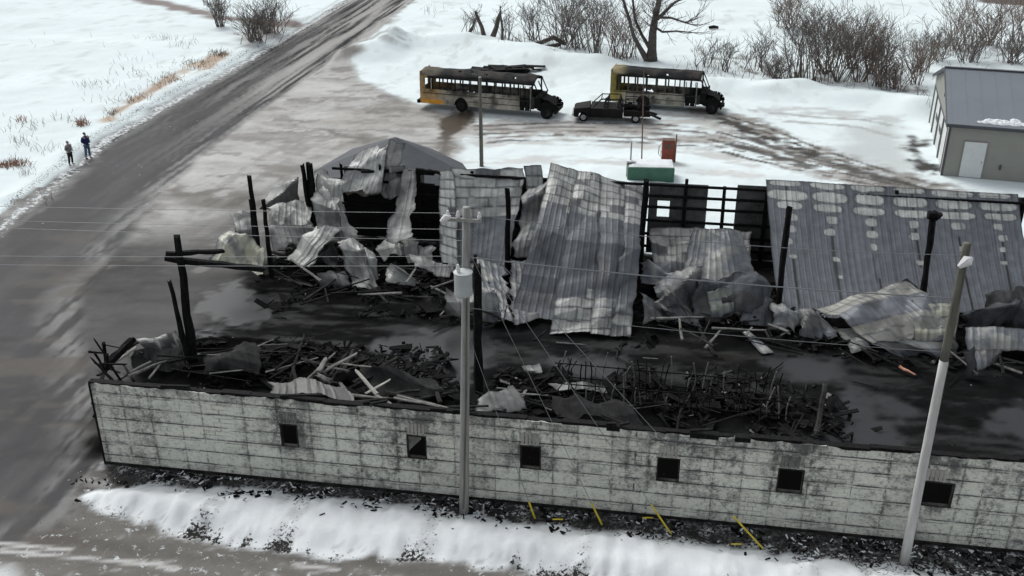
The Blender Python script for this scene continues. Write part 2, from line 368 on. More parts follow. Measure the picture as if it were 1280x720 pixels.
# visible-ish subset bound for speed: everything
def sdist(poly):
    "signed distance (positive inside) of all ground vertices to a world polygon"
    P_ = np.array([p[:2] for p in poly]); n = len(P_)
    x0, y0 = P_.min(0)-12; x1, y1 = P_.max(0)+12
    idx = np.where((gx > x0) & (gx < x1) & (gy > y0) & (gy < y1))[0]
    out = np.full(gx.shape, -99.0)
    x = gx[idx]; y = gy[idx]; d = np.full(x.shape, 1e9); ins = np.zeros(x.shape, bool)
    for i in range(n):
        ax, ay = P_[i]; bx, by = P_[(i+1) % n]; ex, ey = bx-ax, by-ay
        t = np.clip(((x-ax)*ex+(y-ay)*ey)/(ex*ex+ey*ey+1e-12), 0, 1)
        d = np.minimum(d, np.hypot(x-ax-t*ex, y-ay-t*ey))
        c = ((ay > y) != (by > y)); ins ^= c & (x < (bx-ax)*(y-ay)/(by-ay+1e-12)+ax)
    out[idx] = np.where(ins, d, -d); return out
def line(pts):
    "distance to a world polyline"
    P_ = np.array([p[:2] for p in pts]); d = np.full(gx.shape, 1e9)
    for i in range(len(P_)-1):
        ax, ay = P_[i]; bx, by = P_[i+1]; ex, ey = bx-ax, by-ay
        t = np.clip(((gx-ax)*ex+(gy-ay)*ey)/(ex*ex+ey*ey+1e-12), 0, 1)
        d = np.minimum(d, np.hypot(gx-ax-t*ex, gy-ay-t*ey))
    return d
def PP(l): return [G(a, b) for a, b in l]

road_px = [(-330, 500), (0, 276), (60, 230), (130, 173), (200, 133), (300, 78), (385, 28), (430, 0), (500, -38), (610, -42), (515, 0), (468, 42), (405, 84), (330, 135), (255, 190), (205, 238), (172, 275), (140, 320), (100, 372), (104, 460), (128, 545), (135, 585), (108, 612), (96, 640), (60, 668), (0, 690), (-400, 760)]
yard_px = [(520, -10), (470, 42), (440, 78), (452, 100), (500, 122), (560, 142), (588, 158), (560, 205), (560, 240), (400, 400), (120, 560), (80, 420), (140, 320), (205, 238), (255, 190), (330, 135), (405, 84), (468, 42)]
floor_poly = [W(-1.2, .15), W(60, .15), W(60, 22.3), W(6, 22.3), W(1.5, 21), W(-.8, 17), W(-1.5, 8)]
bank_px = [(96, 622), (125, 612), (200, 609), (320, 612), (440, 624), (560, 640), (680, 655), (800, 668), (950, 690), (1100, 706), (1290, 728), (1700, 765), (1700, 950), (1290, 830), (1000, 775), (800, 745), (700, 724), (560, 706), (400, 697), (280, 682), (200, 664), (130, 640)]
road = sdist(PP(road_px)); yard = sdist(PP(yard_px)); floor = sdist(floor_poly); bank = sdist(PP(bank_px))

def C(r, g, b): return np.array([r, g, b])
def put(col, m, c): return col*(1-m[:, None]) + (np.asarray(c) if np.ndim(c) == 2 else np.asarray(c)[None, :])*m[:, None]
def lit(base, n_, amp): return np.asarray(base)[None, :]*(1+amp*(n_[:, None]-.5)*2)

snowc = lit((.70, .775, .785), fbm(gx*.12, gy*.2, 5), .07)
col = snowc.copy(); wet = np.zeros(gx.shape); grain = np.full(gx.shape, .12)
# faint stubble lines on the fields
far = ss(60, 90, gy)
sp = fbm(gx*.9, gy*.5, 17, 5); col = put(col, ss(.60, .78, sp)*.35*far, (.40, .40, .38))
sp = fbm(gx*.05, gy*.16, 23, 4); col = put(col, ss(.5, .8, sp)*.18, (.5, .52, .53))

# road coordinates (nearly parallel to the building's depth axis)
rs_ = fbm(gu*1.1+wob*1.2, gv*.05, 31, 5); rs2 = fbm(gu*3.2+wob*.6, gv*.09, 37, 4)
rfar = ss(24, 75, gv)
rc = lit((.034, .034, .037), fbm(gx*.3, gy*.3, 41), .35)
rcf = lit((.36, .355, .34), rs2, .25)
streak = ss(.52-.17*1, .62, rs_)*(.1+.9*rfar)*1.0
edge = 1-ss(0, 2.2, road+wob*1.5)
tracks = ss(.42, .60, fbm(gu*.55+3.1, gv*.02, 43, 3)*.6+rs2*.4)
lightm = np.clip(rfar*(.25+.75*tracks)*ss(.35, .6, rs2+.12), 0, .85)
rcol = put(rc, lightm, rcf)
rcol = put(rcol, ss(.55, .75, rs_)*(.04+.43*rfar), (.42, .42, .40))
rcol = put(rcol, ss(.58, .75, fbm(gu*.8, gv*.15, 45, 4))*(1-rfar)*.25, (.10, .098, .095))
rcol = put(rcol, edge*(.35)*ss(.4, .6, rs2), (.5, .5, .48))

# packed yard
yn = fbm(gx*.12+wob, gy*.26+gx*.07, 51, 5); yn2 = fbm(gx*.6+wob*2, gy*1.2+gx*.3, 53, 5)
ycol = lit((.42, .415, .40), yn2, .30)
ycol = put(ycol, ss(.42, .66, yn)*.7, (.17, .158, .145))
yt = gy+gx*.22+wob*3
ycol = put(ycol, ss(.48, .68, fbm(gx*.14+wob*1.2, yt*.32, 57, 5))*.6, (.52, .525, .51))
ycol = put(ycol, ss(.55, .66, fbm(gx*.30+wob*2, yt*.85, 58, 5))*.45, (.13, .12, .11))
# darker, sooted ground close to the ruin
dr = line([W(-1, 0), W(-1, 8), W(0, 18), W(4, 23), W(8, 23.5)])
soot = np.clip(1-ss(2.0, 14.5, dr+wob*6), 0, 1)
ycol = put(ycol, soot*.85, lit((.060, .058, .056), fbm(gx*.5, gy*1.1, 59), .6))
lower = ss(26, 15, gv+wob*8+gu*.0)*ss(.0, -2, gu+wob*3)
ycol = put(ycol, lower*.88, lit((.058, .056, .056), fbm(gx*.35+wob, gy*1.0, 141, 5), .75))
rcol = put(rcol, ss(24, 12, gv+wob*10)*ss(.50, .66, fbm(gx*.22+wob, gy*.5, 143, 5))*.75, (.085, .075, .065))
rcol = put(rcol, ss(22, 8, gv)*ss(.52, .70, fbm(gx*.3+wob, gy*.45, 145, 5))*.8, (.022, .022, .024))

yard2 = np.where(gu > -19, np.maximum(yard, np.minimum(road, (gu+19)*.8)+2.2*ss(60, 40, gv)), yard)
m_y = ss(-.9, .7, yard2+wob*3.2*ss(4, 0, np.minimum(np.abs(yard2), 4))*np.where(yard2 > 0, .0, 1)); m_y = np.where(yard2 > 0, np.maximum(m_y, ss(-.9, .7, yard2+wob*3.2)), m_y); col = put(col, m_y, ycol); grain = np.where(m_y > .5, .38, grain)
m_r = ss(-.5, .5, road+wob*1.0); m_r = m_r*(1-.0*m_r); blend_ = ss(0, 2.6, road+wob*2.5)*ss(-14.5, -11.5, gu*1.0)*ss(34, 26, gv); m_rc = m_r
col = put(col, m_rc, rcol); wet = np.maximum(wet, m_r*(1-rfar)*.42); grain = np.where(m_r > .5, .38, grain)
wet = np.maximum(wet, m_y*soot*.35)

# tyre tracks round the buses and out to the right, plus smears of ice
def trackline(px, w, c, a, seed):
    global col, wet
    d = line(PP(px)); m = (1-ss(w*.4, w, d+wob2*w*.9))*ss(.30, .58, fbm(gx*.55+seed, gy*1.6, seed, 4))*a
    col = put(col, m, c)
yc = (.20, .19, .175); yd = (.075, .07, .065)
trackline([(440, 150), (560, 152), (640, 160), (720, 158), (830, 150), (900, 152)], 3.2, (.40, .385, .36), .8, 61)
trackline([(600, 165), (700, 160), (800, 162), (900, 176), (1000, 205), (1100, 232), (1200, 250)], 2.6, (.33, .31, .29), .9, 62)
trackline([(880, 140), (930, 155), (980, 178), (1060, 205), (1160, 235), (1300, 262)], 2.3, (.26, .25, .235), 1, 63)
trackline([(905, 150), (960, 172), (1040, 203), (1120, 228)], .8, yd, 1, 64)
trackline([(925, 163), (972, 173)], .5, (.04, .04, .04), 1, 65)
trackline([(915, 180), (960, 192), (1010, 208)], .7, yd, .9, 66)
trackline([(930, 170), (1000, 196), (1080, 218), (1150, 236)], .7, (.11, .105, .1), 1, 67)
trackline([(560, 205), (700, 200), (830, 210), (940, 222)], 1.2, (.52, .51, .49), .7, 68)
trackline([(600, 178), (720, 176), (860, 185), (940, 205)], 1.3, (.45, .44, .42), .7, 69)
trackline([(960, 140), (1040, 140), (1110, 148)], 1.6, (.47, .48, .48), .8, 70)
for j_ in range(5):
    o_ = j_*5.5
    trackline([(590+o_, 158+o_*.9), (700, 153+o_), (800, 154+o_), (880, 160+o_), (960, 182+o_), (1050, 208+o_*.7), (1150, 233+o_*.5)], .30, (.17, .16, .15) if j_ % 2 else (.10, .096, .09), .95, 150+j_)
    trackline([(560, 160+o_*1.6), (520, 158+o_*2), (460, 150+o_*2), (400, 160+o_*3), (340, 190+o_*4), (250, 250+o_*4)], .45, (.24, .235, .22), .55, 160+j_)
for j_ in range(3):
    trackline([(900, 143+j_*5), (960, 160+j_*6), (1030, 188+j_*6), (1110, 214+j_*5), (1200, 240+j_*4)], .26, (.07, .067, .06), 1, 170+j_)
trackline([(940, 138), (1010, 146), (1080, 150), (1130, 160)], .4, (.34, .34, .33), .8, 175); trackline([(930, 146), (1000, 153), (1070, 158), (1120, 172)], .4, (.34, .34, .33), .8, 176)
ice = sdist(PP([(1040, 158), (1100, 150), (1140, 160), (1168, 212), (1120, 218), (1050, 196)]))
col = put(col, ss(-1.5, 2, ice+wob*5)*.6, (.36, .37, .365)); wet = np.maximum(wet, ss(-1, 2, ice)*.35)
apron = sdist(PP([(1128, 160), (1147, 172), (1170, 205), (1178, 219), (1158, 224), (1146, 208), (1130, 200)]))
col = put(col, ss(-.4, .3, apron+wob*3.5+wob2*1.5), (.06, .058, .055))
# heap remnants / dirty snow beside bus one
for px, w, c, a in (([(470, 52), (492, 62)], 2.2, (.30, .30, .29), .8), ([(610, 84), (650, 86)], 1.6, (.05, .05, .05), 0),):
    trackline(px, w, c, a, 71)
# brown melt water trail and smooth pool behind the ruin
tr = sdist(PP([(548, 150), (570, 137), (600, 141), (598, 150), (580, 158), (566, 170), (562, 192), (548, 194), (550, 168)]))
mtr = ss(-.35, .35, tr+wob2*1.3+wob*.8); col = put(col, mtr, lit((.075, .062, .048), wob+.5, .3)); wet = np.maximum(wet, mtr*.8)
pool = sdist(PP([(392, 214), (425, 190), (470, 178), (520, 176), (556, 188), (590, 209), (585, 232), (400, 235)]))
mp_ = 0*ss(-.2, .2, pool+wob*.7); col = put(col, mp_, (.105, .113, .122)); wet = np.maximum(wet, mp_*.60); grain = np.where(mp_ > .5, .05, grain)

# ruin floor
fm = ss(-1.2, .5, floor+wob*2.4)
fs = fbm(gu*.22+wob*.5, gv*1.1, 81, 6)*.6+fbm(gu*.9, gv*3.2, 82, 4)*.4; fs2 = fbm(gu*1.2, gv*3.0, 83, 5)
fcol = lit((.009, .0092, .0095), fs2, .6)
fcol = put(fcol, ss(.46, .66, fs)*.8, lit((.026, .0265, .027), fs2, .4))
fcol = put(fcol, ss(.55, .75, fbm(gu*.1+5, gv*.5, 85, 4))*ss(18, 24, gu)*.7, (.032, .030, .028))
fcol = put(fcol, ss(5.5, 4.0, gv+wob*2), (.003, .003, .003))  # floor behind the front wall blackened: interior shade put into the colour
heap = np.zeros(gx.shape)
for pl in ([(112, 440), (160, 422), (240, 415), (400, 425), (560, 470), (590, 520), (100, 470)], [(600, 465), (690, 462), (780, 478), (850, 476), (930, 492), (985, 490), (1040, 520), (1025, 550), (600, 525)], [(300, 262), (540, 215), (560, 300), (640, 330), (660, 400), (540, 372), (400, 370), (320, 350)],
           [(800, 345), (960, 350), (1290, 385), (1290, 462), (1120, 452), (1000, 440), (880, 425), (815, 405)]):
    heap = np.maximum(heap, ss(-.4, 1.6, sdist(PP(pl))+wob*2.0))
fcol = put(fcol, ss(.1, .6, heap), lit((.005, .005, .005), fbm(gx*2.2, gy*2.2, 121), .8))
col = put(col, fm, fcol); wet = wet*(1-fm)+fm*(.02+.34*ss(.48, .62, fs))*(1-ss(.1, .6, heap))*ss(3.5, 6, gv); grain = np.where(fm > .5, .6, grain)
for i, pl in enumerate(([(246, 366), (300, 358), (352, 366), (350, 402), (300, 412), (252, 415)], [(470, 432), (520, 418), (600, 415), (600, 455), (560, 476), (500, 470), (478, 452)],
        [(690, 452), (740, 444), (795, 446), (780, 478), (735, 482), (700, 470)], [(1040, 505), (1075, 492), (1112, 500), (1114, 556), (1060, 560), (1040, 545)],
        [(960, 458), (1040, 452), (1060, 470), (990, 480)], [(1210, 520), (1290, 512), (1290, 545), (1230, 548)])):
    q = sdist(PP(pl)); mq = ss(-.5, .5, q+wob*3.4+wob2*1.2)
    col = put(col, mq*.85, (.022, .0245, .027)); wet = np.maximum(wet, mq*.80); grain = np.where(mq > .5, .08, grain)

# south of the wall: rubble strip, snow bank, gravel drive
south = ss(.15, -.05, gv)*ss(-14, -9, gu)*0
sn = fbm(gu*.25, gv*1.4, 91, 5); sn2 = fbm(gu*1.6, gv*3.4, 93, 4)
drv = lit((.155, .147, .135), sn, .35)
drv = put(drv, ss(.55, .75, fbm(gu*.12, gv*.8, 95, 4))*.75, (.075, .066, .058))
drv = put(drv, ss(.60, .74, sn2)*ss(.45, .6, sn)*.6, (.42, .42, .41))
sm = (gv < .2) & (gu > -60) & (road < .2)
m_s = ss(.25, 0, gv)*ss(.6, -.4, road+wob*1.0)*ss(-13, -5, gu)
col = put(col, m_s, drv); grain = np.where(m_s > .5, .45, grain)
strip = m_s*ss(-3.0, -1.6, gv+wob*.9)
stc = lit((.10, .10, .10), fbm(gu*2.5, gv*4, 97), .7); stc = put(stc, ss(.57, .70, fbm(gu*2.2, gv*4, 99, 5)), (.50, .52, .53))
stc = put(stc, ss(.55, .66, fbm(gu*3.1, gv*5, 101, 5)), (.02, .02, .02))
col = put(col, strip, stc)
bm = ss(-.12, .18, bank+wob*.5+wob2*.5)
low = ss(1.0, .1, bank)*ss(-1.6, -2.4, gv)*.6       # the ragged lower edge carries dirt
dirt = ss(.52, .70, fbm(gu*1.15, gv*.12, 133, 3))*ss(.40, .60, fbm(gu*3.5, gv*2.5, 105, 4))*.5
bcol = put(lit((.76, .79, .80), fbm(gu*1.5, gv*1.5, 107), .06), np.clip(dirt*(.55+.9*low)+low*ss(.60, .72, fbm(gu*5, gv*5, 109, 4))*.8, 0, 1), (.13, .13, .125))
col = put(col, bm, bcol); grain = np.where(bm > .5, .10, grain); wet *= (1-bm)
pd = sdist(PP([(100, 604), (125, 598), (165, 597), (168, 606), (135, 612), (104, 612)])); mpd = ss(-.1, .12, pd+wob*.3)
col = put(col, mpd, (.030, .027, .024)); wet = np.maximum(wet, mpd*.8)
crn = sdist(PP([(-60, 700), (20, 700), (50, 724), (30, 790), (-60, 790)])); col = put(col, ss(-.3, .4, crn+wob*1.5), (.55, .57, .57))
for px in ([(0, 688), (60, 694), (130, 700), (200, 706)], [(-20, 678), (40, 683), (90, 688)], [(180, 703), (220, 712)], [(370, 706), (420, 712)]):
    d = line(PP(px)); col = put(col, (1-ss(.03, .13, d+wob2*.12))*.8, (.55, .55, .54))
# banks beyond: dead grass strip, far track
gs = sdist(PP([(126, 152), (160, 128), (205, 100), (250, 80), (282, 66), (290, 72), (270, 84), (225, 104), (180, 130), (135, 156)]))
col = put(col, ss(-.5, .3, gs+wob*1.6)*ss(.30, .55, fbm(gx*.6, gy*.3, 111)), lit((.42, .34, .27), wob+.5, .25))
d = line(PP([(160, -6), (215, 6), (270, 20), (330, 28), (368, 33)])); col = put(col, 1-ss(.7, 1.7, d+wob*2), (.26, .235, .225))
q = sdist(PP([(1205, -20), (1228, 5), (1290, 9), (1400, 12), (1400, -20)])); col = put(col, ss(-.4, .6, q+wob*2), (.14, .125, .115))
q = sdist(PP([(300, 40), (362, 20), (362, 34), (330, 55), (308, 62)])); col = put(col, ss(-2, 1, q+wob*4)*.75, (.20, .17, .155))
for px, w in (([(650, 60), (720, 74)], 1.6), ([(905, 72), (960, 92)], 3), ([(990, 92), (1060, 96), (1130, 108)], 3), ([(1180, 60), (1280, 70)], 5)):
    d = line(PP(px)); col = put(col, (1-ss(w*.3, w*1.3, d))*ss(.5, .66, fbm(gx*1.3, gy*1.0, 113, 5))*.8, (.15, .13, .12))

dark_a = np.zeros(gx.shape); white_a = np.zeros(gx.shape)
dark_a = np.maximum(dark_a, m_y*(1-fm)*(.16+.12*soot)); dark_a = np.maximum(dark_a, strip*.62); white_a = np.maximum(white_a, strip*.75*ss(-.2, -1.6, gv))
white_a = np.maximum(white_a, m_s*(1-bm)*.33); white_a = np.maximum(white_a, m_y*(1-soot)*(1-fm)*.24*ss(.4, .65, fbm(gx*.2, gy*.3, 131)))
ybd = np.exp(-(yard/1.6)**2)*ss(-2, 0, road); white_a = np.maximum(white_a, ybd*.30*(1-soot)*ss(10, 4, np.abs(gv-25)))
white_a = np.maximum(white_a, np.exp(-((road-.2)/1.0)**2)*m_r*ss(1, 4, gv)*.7*ss(-14, -17, gu)); dark_a = np.maximum(dark_a, np.exp(-((road+.6)/.7)**2)*(1-m_r)*.5*ss(-14, -17, gu))
white_a = np.maximum(white_a, m_r*.06+m_r*rfar*.2); dark_a = np.maximum(dark_a, m_r*rfar*.35)
vs_ = ss(.48, .68, fbm(gu*1.15, gv*.12, 133, 3)); dark_bank = np.clip(vs_*.50*ss(2.6, .3, bank)+ss(.7, -.1, bank)*ss(-1.6, -2.4, gv)*.45, 0, .75); dark_a = np.where(bm > .3, dark_bank, dark_a); white_a = np.where(bm > .3, 0, white_a)
white_a = np.maximum(white_a, fm*.10); snowm = (1-m_y)*(1-m_r)*(1-m_s)*(1-fm); dark_a = np.maximum(dark_a, snowm*.16*ss(55, 80, gy)*ss(.4, .6, fbm(gx*.15, gy*.15, 135)))
white_a *= (1-ss(.3, .7, wet)*(1-m_r)); dark_a *= (1-mp_)
# heights
gz = (wob*.30+ (fbm(gx*.07, gy*.07, 7, 2)-.5)*.8)*ss(.5, 3.5, -road)*ss(.5, 3, -yard)*ss(.5, 3, -floor)*ss(8, 14, gv)*ss(150, 60, gv)
gz = np.where(gv < 1, 0, gz)
bar = np.maximum.reduce([ss(0, 1, 1-np.hypot(gx-33, gy-67)/18), np.zeros(gx.shape)]); gz *= (1-ss(0, .35, bar))
vb = line([W(-2, 48), W(25, 48)]); gz *= ss(2, 7, vb)
for px, w, h in (([(452, 70), (520, 48), (600, 56), (660, 72), (740, 84)], 4.5, .9), ([(870, 108), (940, 112), (1040, 118), (1110, 124), (1142, 134)], 4, .9), ([(475, 50), (492, 62)], 2.2, .7),
                 ([(20, 300-52), (120, 168), (190, 128), (290, 74), (380, 22)], 1.6, .3)):
    d = line(PP(px)); gz = gz + h*(1-ss(0, w, d))*(.55+.9*vn(gx*.45, gy*.45, 5))
gz = gz + ss(-.12, .5, bank)*ss(3.2, .5, bank)*.16*(np.abs(fbm(gu*1.5+wob*.5, gv*.35, 118, 4)-.5)*4-.6) + ss(-.12, 1.1, bank)*.42*(.75+.5*fbm(gu*.8, gv*.8, 115)+.22*(fbm(gu*2.6, gv*2.6, 116, 3)-.5))*(.8+.4*vn(gu*.9, gv*0, 9))*ss(16.5, 10, gv) + strip*(1-ss(-.3, .2, bank))*.10*(fbm(gu*4, gv*4, 117)-.3)
gz = gz + fm*(fbm(gu*1.4, gv*1.4, 119)-.5)*.05*(1-ss(.5, .8, wet)) + heap*fm*ss(.3, 1.2, gv)*.55*np.clip(.55*np.abs(fbm(gx*.8, gy*.8, 123, 5)-.35)*2.2+.25*vn(gx*3, gy*3, 4), 0, .8)
V = np.stack([gx, gy, gz], 1); nx = len(xs); ny = len(ys)
ii = (np.arange(ny-1)[:, None]*nx+np.arange(nx-1)[None, :]).ravel()
FQ = np.stack([ii, ii+1, ii+nx+1, ii+nx], 1)
def fmean(a): return a[FQ].mean(1)
lab = np.zeros(len(FQ), int)
lab[fmean(m_y) > .5] = 1; lab[fmean(m_r) > .5] = 2
lab[fmean(m_s) > .5] = 4; lab[fmean(bm) > .5] = 5; lab[(fmean(fm) > .5)] = 3
for k, nm in enumerate(['snow_field', 'yard', 'road', 'ruin_floor', 'gravel_drive', 'snow_bank']):
    f = FQ[lab == k]
    if not len(f): continue
    used, inv = np.unique(f, return_inverse=True)
    o = npmesh(nm, V[used], inv.reshape(-1, 4), M['ground'], np.clip(col[used], 0, 1), {'wet': wet[used], 'grain': grain[used], 'dark': dark_a[used], 'white': white_a[used]})
    tag(o, kind='structure')
def ground_z(x, y):
    i = int(np.clip(np.searchsorted(xs, x)-1, 0, nx-2)); j = int(np.clip(np.searchsorted(ys, y)-1, 0, ny-2))
    return float(gz[j*nx+i])

# ------------------------------------------------------------------ BURNT BUILDING (walls left standing)
ruin = empty('burnt_building', A, ANG, 'long burnt-out shed with bleached metal front wall and six small window holes', 'building')
WH = 3.42; WU = 44.0
wins = [(6.78, 7.41), (11.24, 11.92), (15.1, 15.8), (19.6, 20.34), (23.43, 24.25), (27.86, 28.81), (32.4, 33.3), (37.0, 37.9)]
z0w, z1w = 1.50, 2.42
def pierced_wall(us, zs, holes, t):
    "vertical slab in local x/z with rectangular holes; front at y=0, back at y=t"
    b = MB(); nu = len(us); nz = len(zs)
    def hole(i, j): return any(h[0]-1e-6 <= us[i] and us[i+1] <= h[1]+1e-6 and h[2]-1e-6 <= zs[j] and zs[j+1] <= h[3]+1e-6 for h in holes)
    for i in range(nu-1):
        for j in range(nz-1):
            if hole(i, j): continue
            x0, x1, a, c = us[i], us[i+1], zs[j], zs[j+1]
            b.poly([(x0, 0, a), (x1, 0, a), (x1, 0, c), (x0, 0, c)]); b.poly([(x1, t, a), (x0, t, a), (x0, t, c), (x1, t, c)])
            if j == nz-2 or hole(i, j+1): b.poly([(x0, 0, c), (x1, 0, c), (x1, t, c), (x0, t, c)])
            if j == 0 or hole(i, j-1): b.poly([(x0, t, a), (x1, t, a), (x1, 0, a), (x0, 0, a)])
            if i == 0 or hole(i-1, j): b.poly([(x0, t, a), (x0, 0, a), (x0, 0, c), (x0, t, c)])
            if i == nu-2 or hole(i+1, j): b.poly([(x1, 0, a), (x1, t, a), (x1, t, c), (x1, 0, c)])
    return b
us = sorted(set([round(q*.22, 3) for q in range(1, int(WU/.22)) if all(abs(q*.22-x) > .06 for w in wins for x in w)]+[0, WU]+[round(x, 3) for w in wins for x in w])); zs = [0, z0w, z1w, WH]
fwb = pierced_wall(us, zs, [(a, b, z0w, z1w) for a, b in wins], .16)
def topn(x): return float(.30*max(0, vn(np.array([x*.9]), np.array([0.3]), 3)[0]-.62)+.10*vn(np.array([x*4.1]), np.array([2.3]), 5)[0])
fwb.v = [(x, y, z-topn(x) if z > WH-1e-4 else z) for x, y, z in fwb.v]
fw = fwb.build('front_wall', M['wall'], ruin)
# inside face lining: soot black studs and girts behind the siding
inn = MB()
for k in range(int(WU/1.2)): inn.box(.3+k*1.2, .38+k*1.2, .165, .30, .05, WH-.1+rnd.uniform(-.1, .08))
o = inn.build('wall_stud', M['char'], ruin); o['label'] = 'row of charred studs behind the front wall'
tp = MB(); x = -.08
while x < WU:
    L_ = rnd.uniform(.3, 1.6); h_ = rnd.uniform(.0, .07)
    yf = -.01+rnd.random()*.08; tp.box(x, x+L_, yf, .26, WH-.16, WH+h_-.03)
    if rnd.random() < .25: tp.quadbox((x, .1, WH+.05), (x+L_*rnd.uniform(.6, 1.1), .1+rnd.uniform(-.05, .1), WH+rnd.uniform(.04, .2)), .1, .06)
    x += L_-.004
tp.build('top_plate', M['char'], ruin)
bt = MB(); bt.box(-.02, WU, -.035, -.004, .0, .13); bt.build('base_trim', M['char2'], ruin)
ec = MB(); ec.box(-.07, -.004, -.02, .16, 0, WH-.05); ec.quadbox((-.04, .2, 2.9), (-.28, .3, 2.3), .05, .09); ec.quadbox((-.05, .2, 2.2), (-.30, .25, 1.8), .04, .08)
ec.build('corner_trim', M['char'], ruin)
for k, (a, b) in enumerate(wins):
    fr = MB(); t = .045
    for x0, x1, c0, c1 in ((a, b, z1w-t, z1w), (a, b, z0w, z0w+t), (a, a+t, z0w+t, z1w-t), (b-t, b, z0w+t, z1w-t)): fr.box(x0+.002, x1-.002, -.02, .12, c0+.002, c1-.002)
    w = fr.build('window', M['char2'], ruin)
    if k == 1:
        pn = MB(); pn.poly([(a+.05, .05, z0w+.25), (a+.5, .05, z1w-.15), (a+.42, .05, z1w-.05), (a+.05, .05, z1w-.05)]); pn.poly([(a+.05, .056, z0w+.25), (a+.05, .056, z1w-.05), (a+.42, .056, z1w-.05), (a+.5, .056, z1w-.15)])
        o = pn.build('broken_pane', M['ashwood'], w)
    lv = MB()
    for j in range(5): lv.box(a+.04+j*.125, a+.13+j*.125, -.03, -.004, z1w+.05, z1w+.50-.05*rnd.random())
    lv.build('vent_louvre', M['ashwood'] if k in (0, 4) else M['palewood'], ruin)
# back wall skeleton
def L2(p): q = np.asarray(p)-A; return (float(q@e), float(q@nn), float(p[2]))
BV = 22.2
for u in (0.2, 6.3, 9.2, 12.4, 15.4, 18.3, 20.3, 22.3, 24.4, 27.5, 30.6, 33.7, 36.6):
    b = MB(); b.quadbox((u, BV, 0), (u+rnd.uniform(-.05, .05), BV, 4.15+rnd.uniform(-.2, .2)), .24, .2, w2=.18, h2=.16); b.build('back_post', M['char'], ruin)
for z, gap in ((.55, 0), (1.25, 0), (2.0, 0), (2.75, 0), (3.35, 0), (3.95, 0)):
    b = MB(); b.quadbox((8.6, BV-.16, z), (36.6, BV-.16, z+.03), .08, .13); b.build('girt', M['char'], ruin)
    b = MB(); b.quadbox((1.6, BV-.16, z), (7.2, BV-.16, z-.04), .08, .13); b.build('girt', M['char'], ruin)
p0 = L2(K(812, 232, BV)); p1 = L2(K(881, 287, BV)); h0 = L2(K(822, 251, BV)); h1 = L2(K(836, 272, BV))
def backpanel(u0, u1, z0, z1, holes, mat, label=None):
    us_ = sorted(set([u0, u1]+[x for h in holes for x in h[:2]])); zs_ = sorted(set([z0, z1]+[x for h in holes for x in h[2:]]))
    b = pierced_wall(us_, zs_, holes, .05); b.v = [(x, y+BV+.06, z) for x, y, z in b.v]
    o = b.build('back_wall_panel', mat, ruin)
    if label: o['label'] = label
backpanel(p0[0], p1[0], .1, 4.0, [(h0[0], h1[0], h1[2], h0[2])], M['siding'], 'sooty panel with a square window hole')
backpanel(22.9, 24.6, .05, 4.1, [], M['siding']); backpanel(24.6, 36.6, .05, 4.2, [], M['siding'])
backpanel(20.6, 22.9, .05, 1.3, [], M['siding']); backpanel(7.5, 17.9, .05, 3.9, [], M['siding'])
backpanel(2.2, 7.48, .05, 3.2, [], M['black'], 'soot-black panel')
b = MB(); b.box(2.2, 6.6, BV+.0, BV+.045, 3.25, 4.05); o = b.build('back_wall_panel', M['ashwood'], ruin); o['label'] = 'pale scorched strip of siding at the top of the back wall'

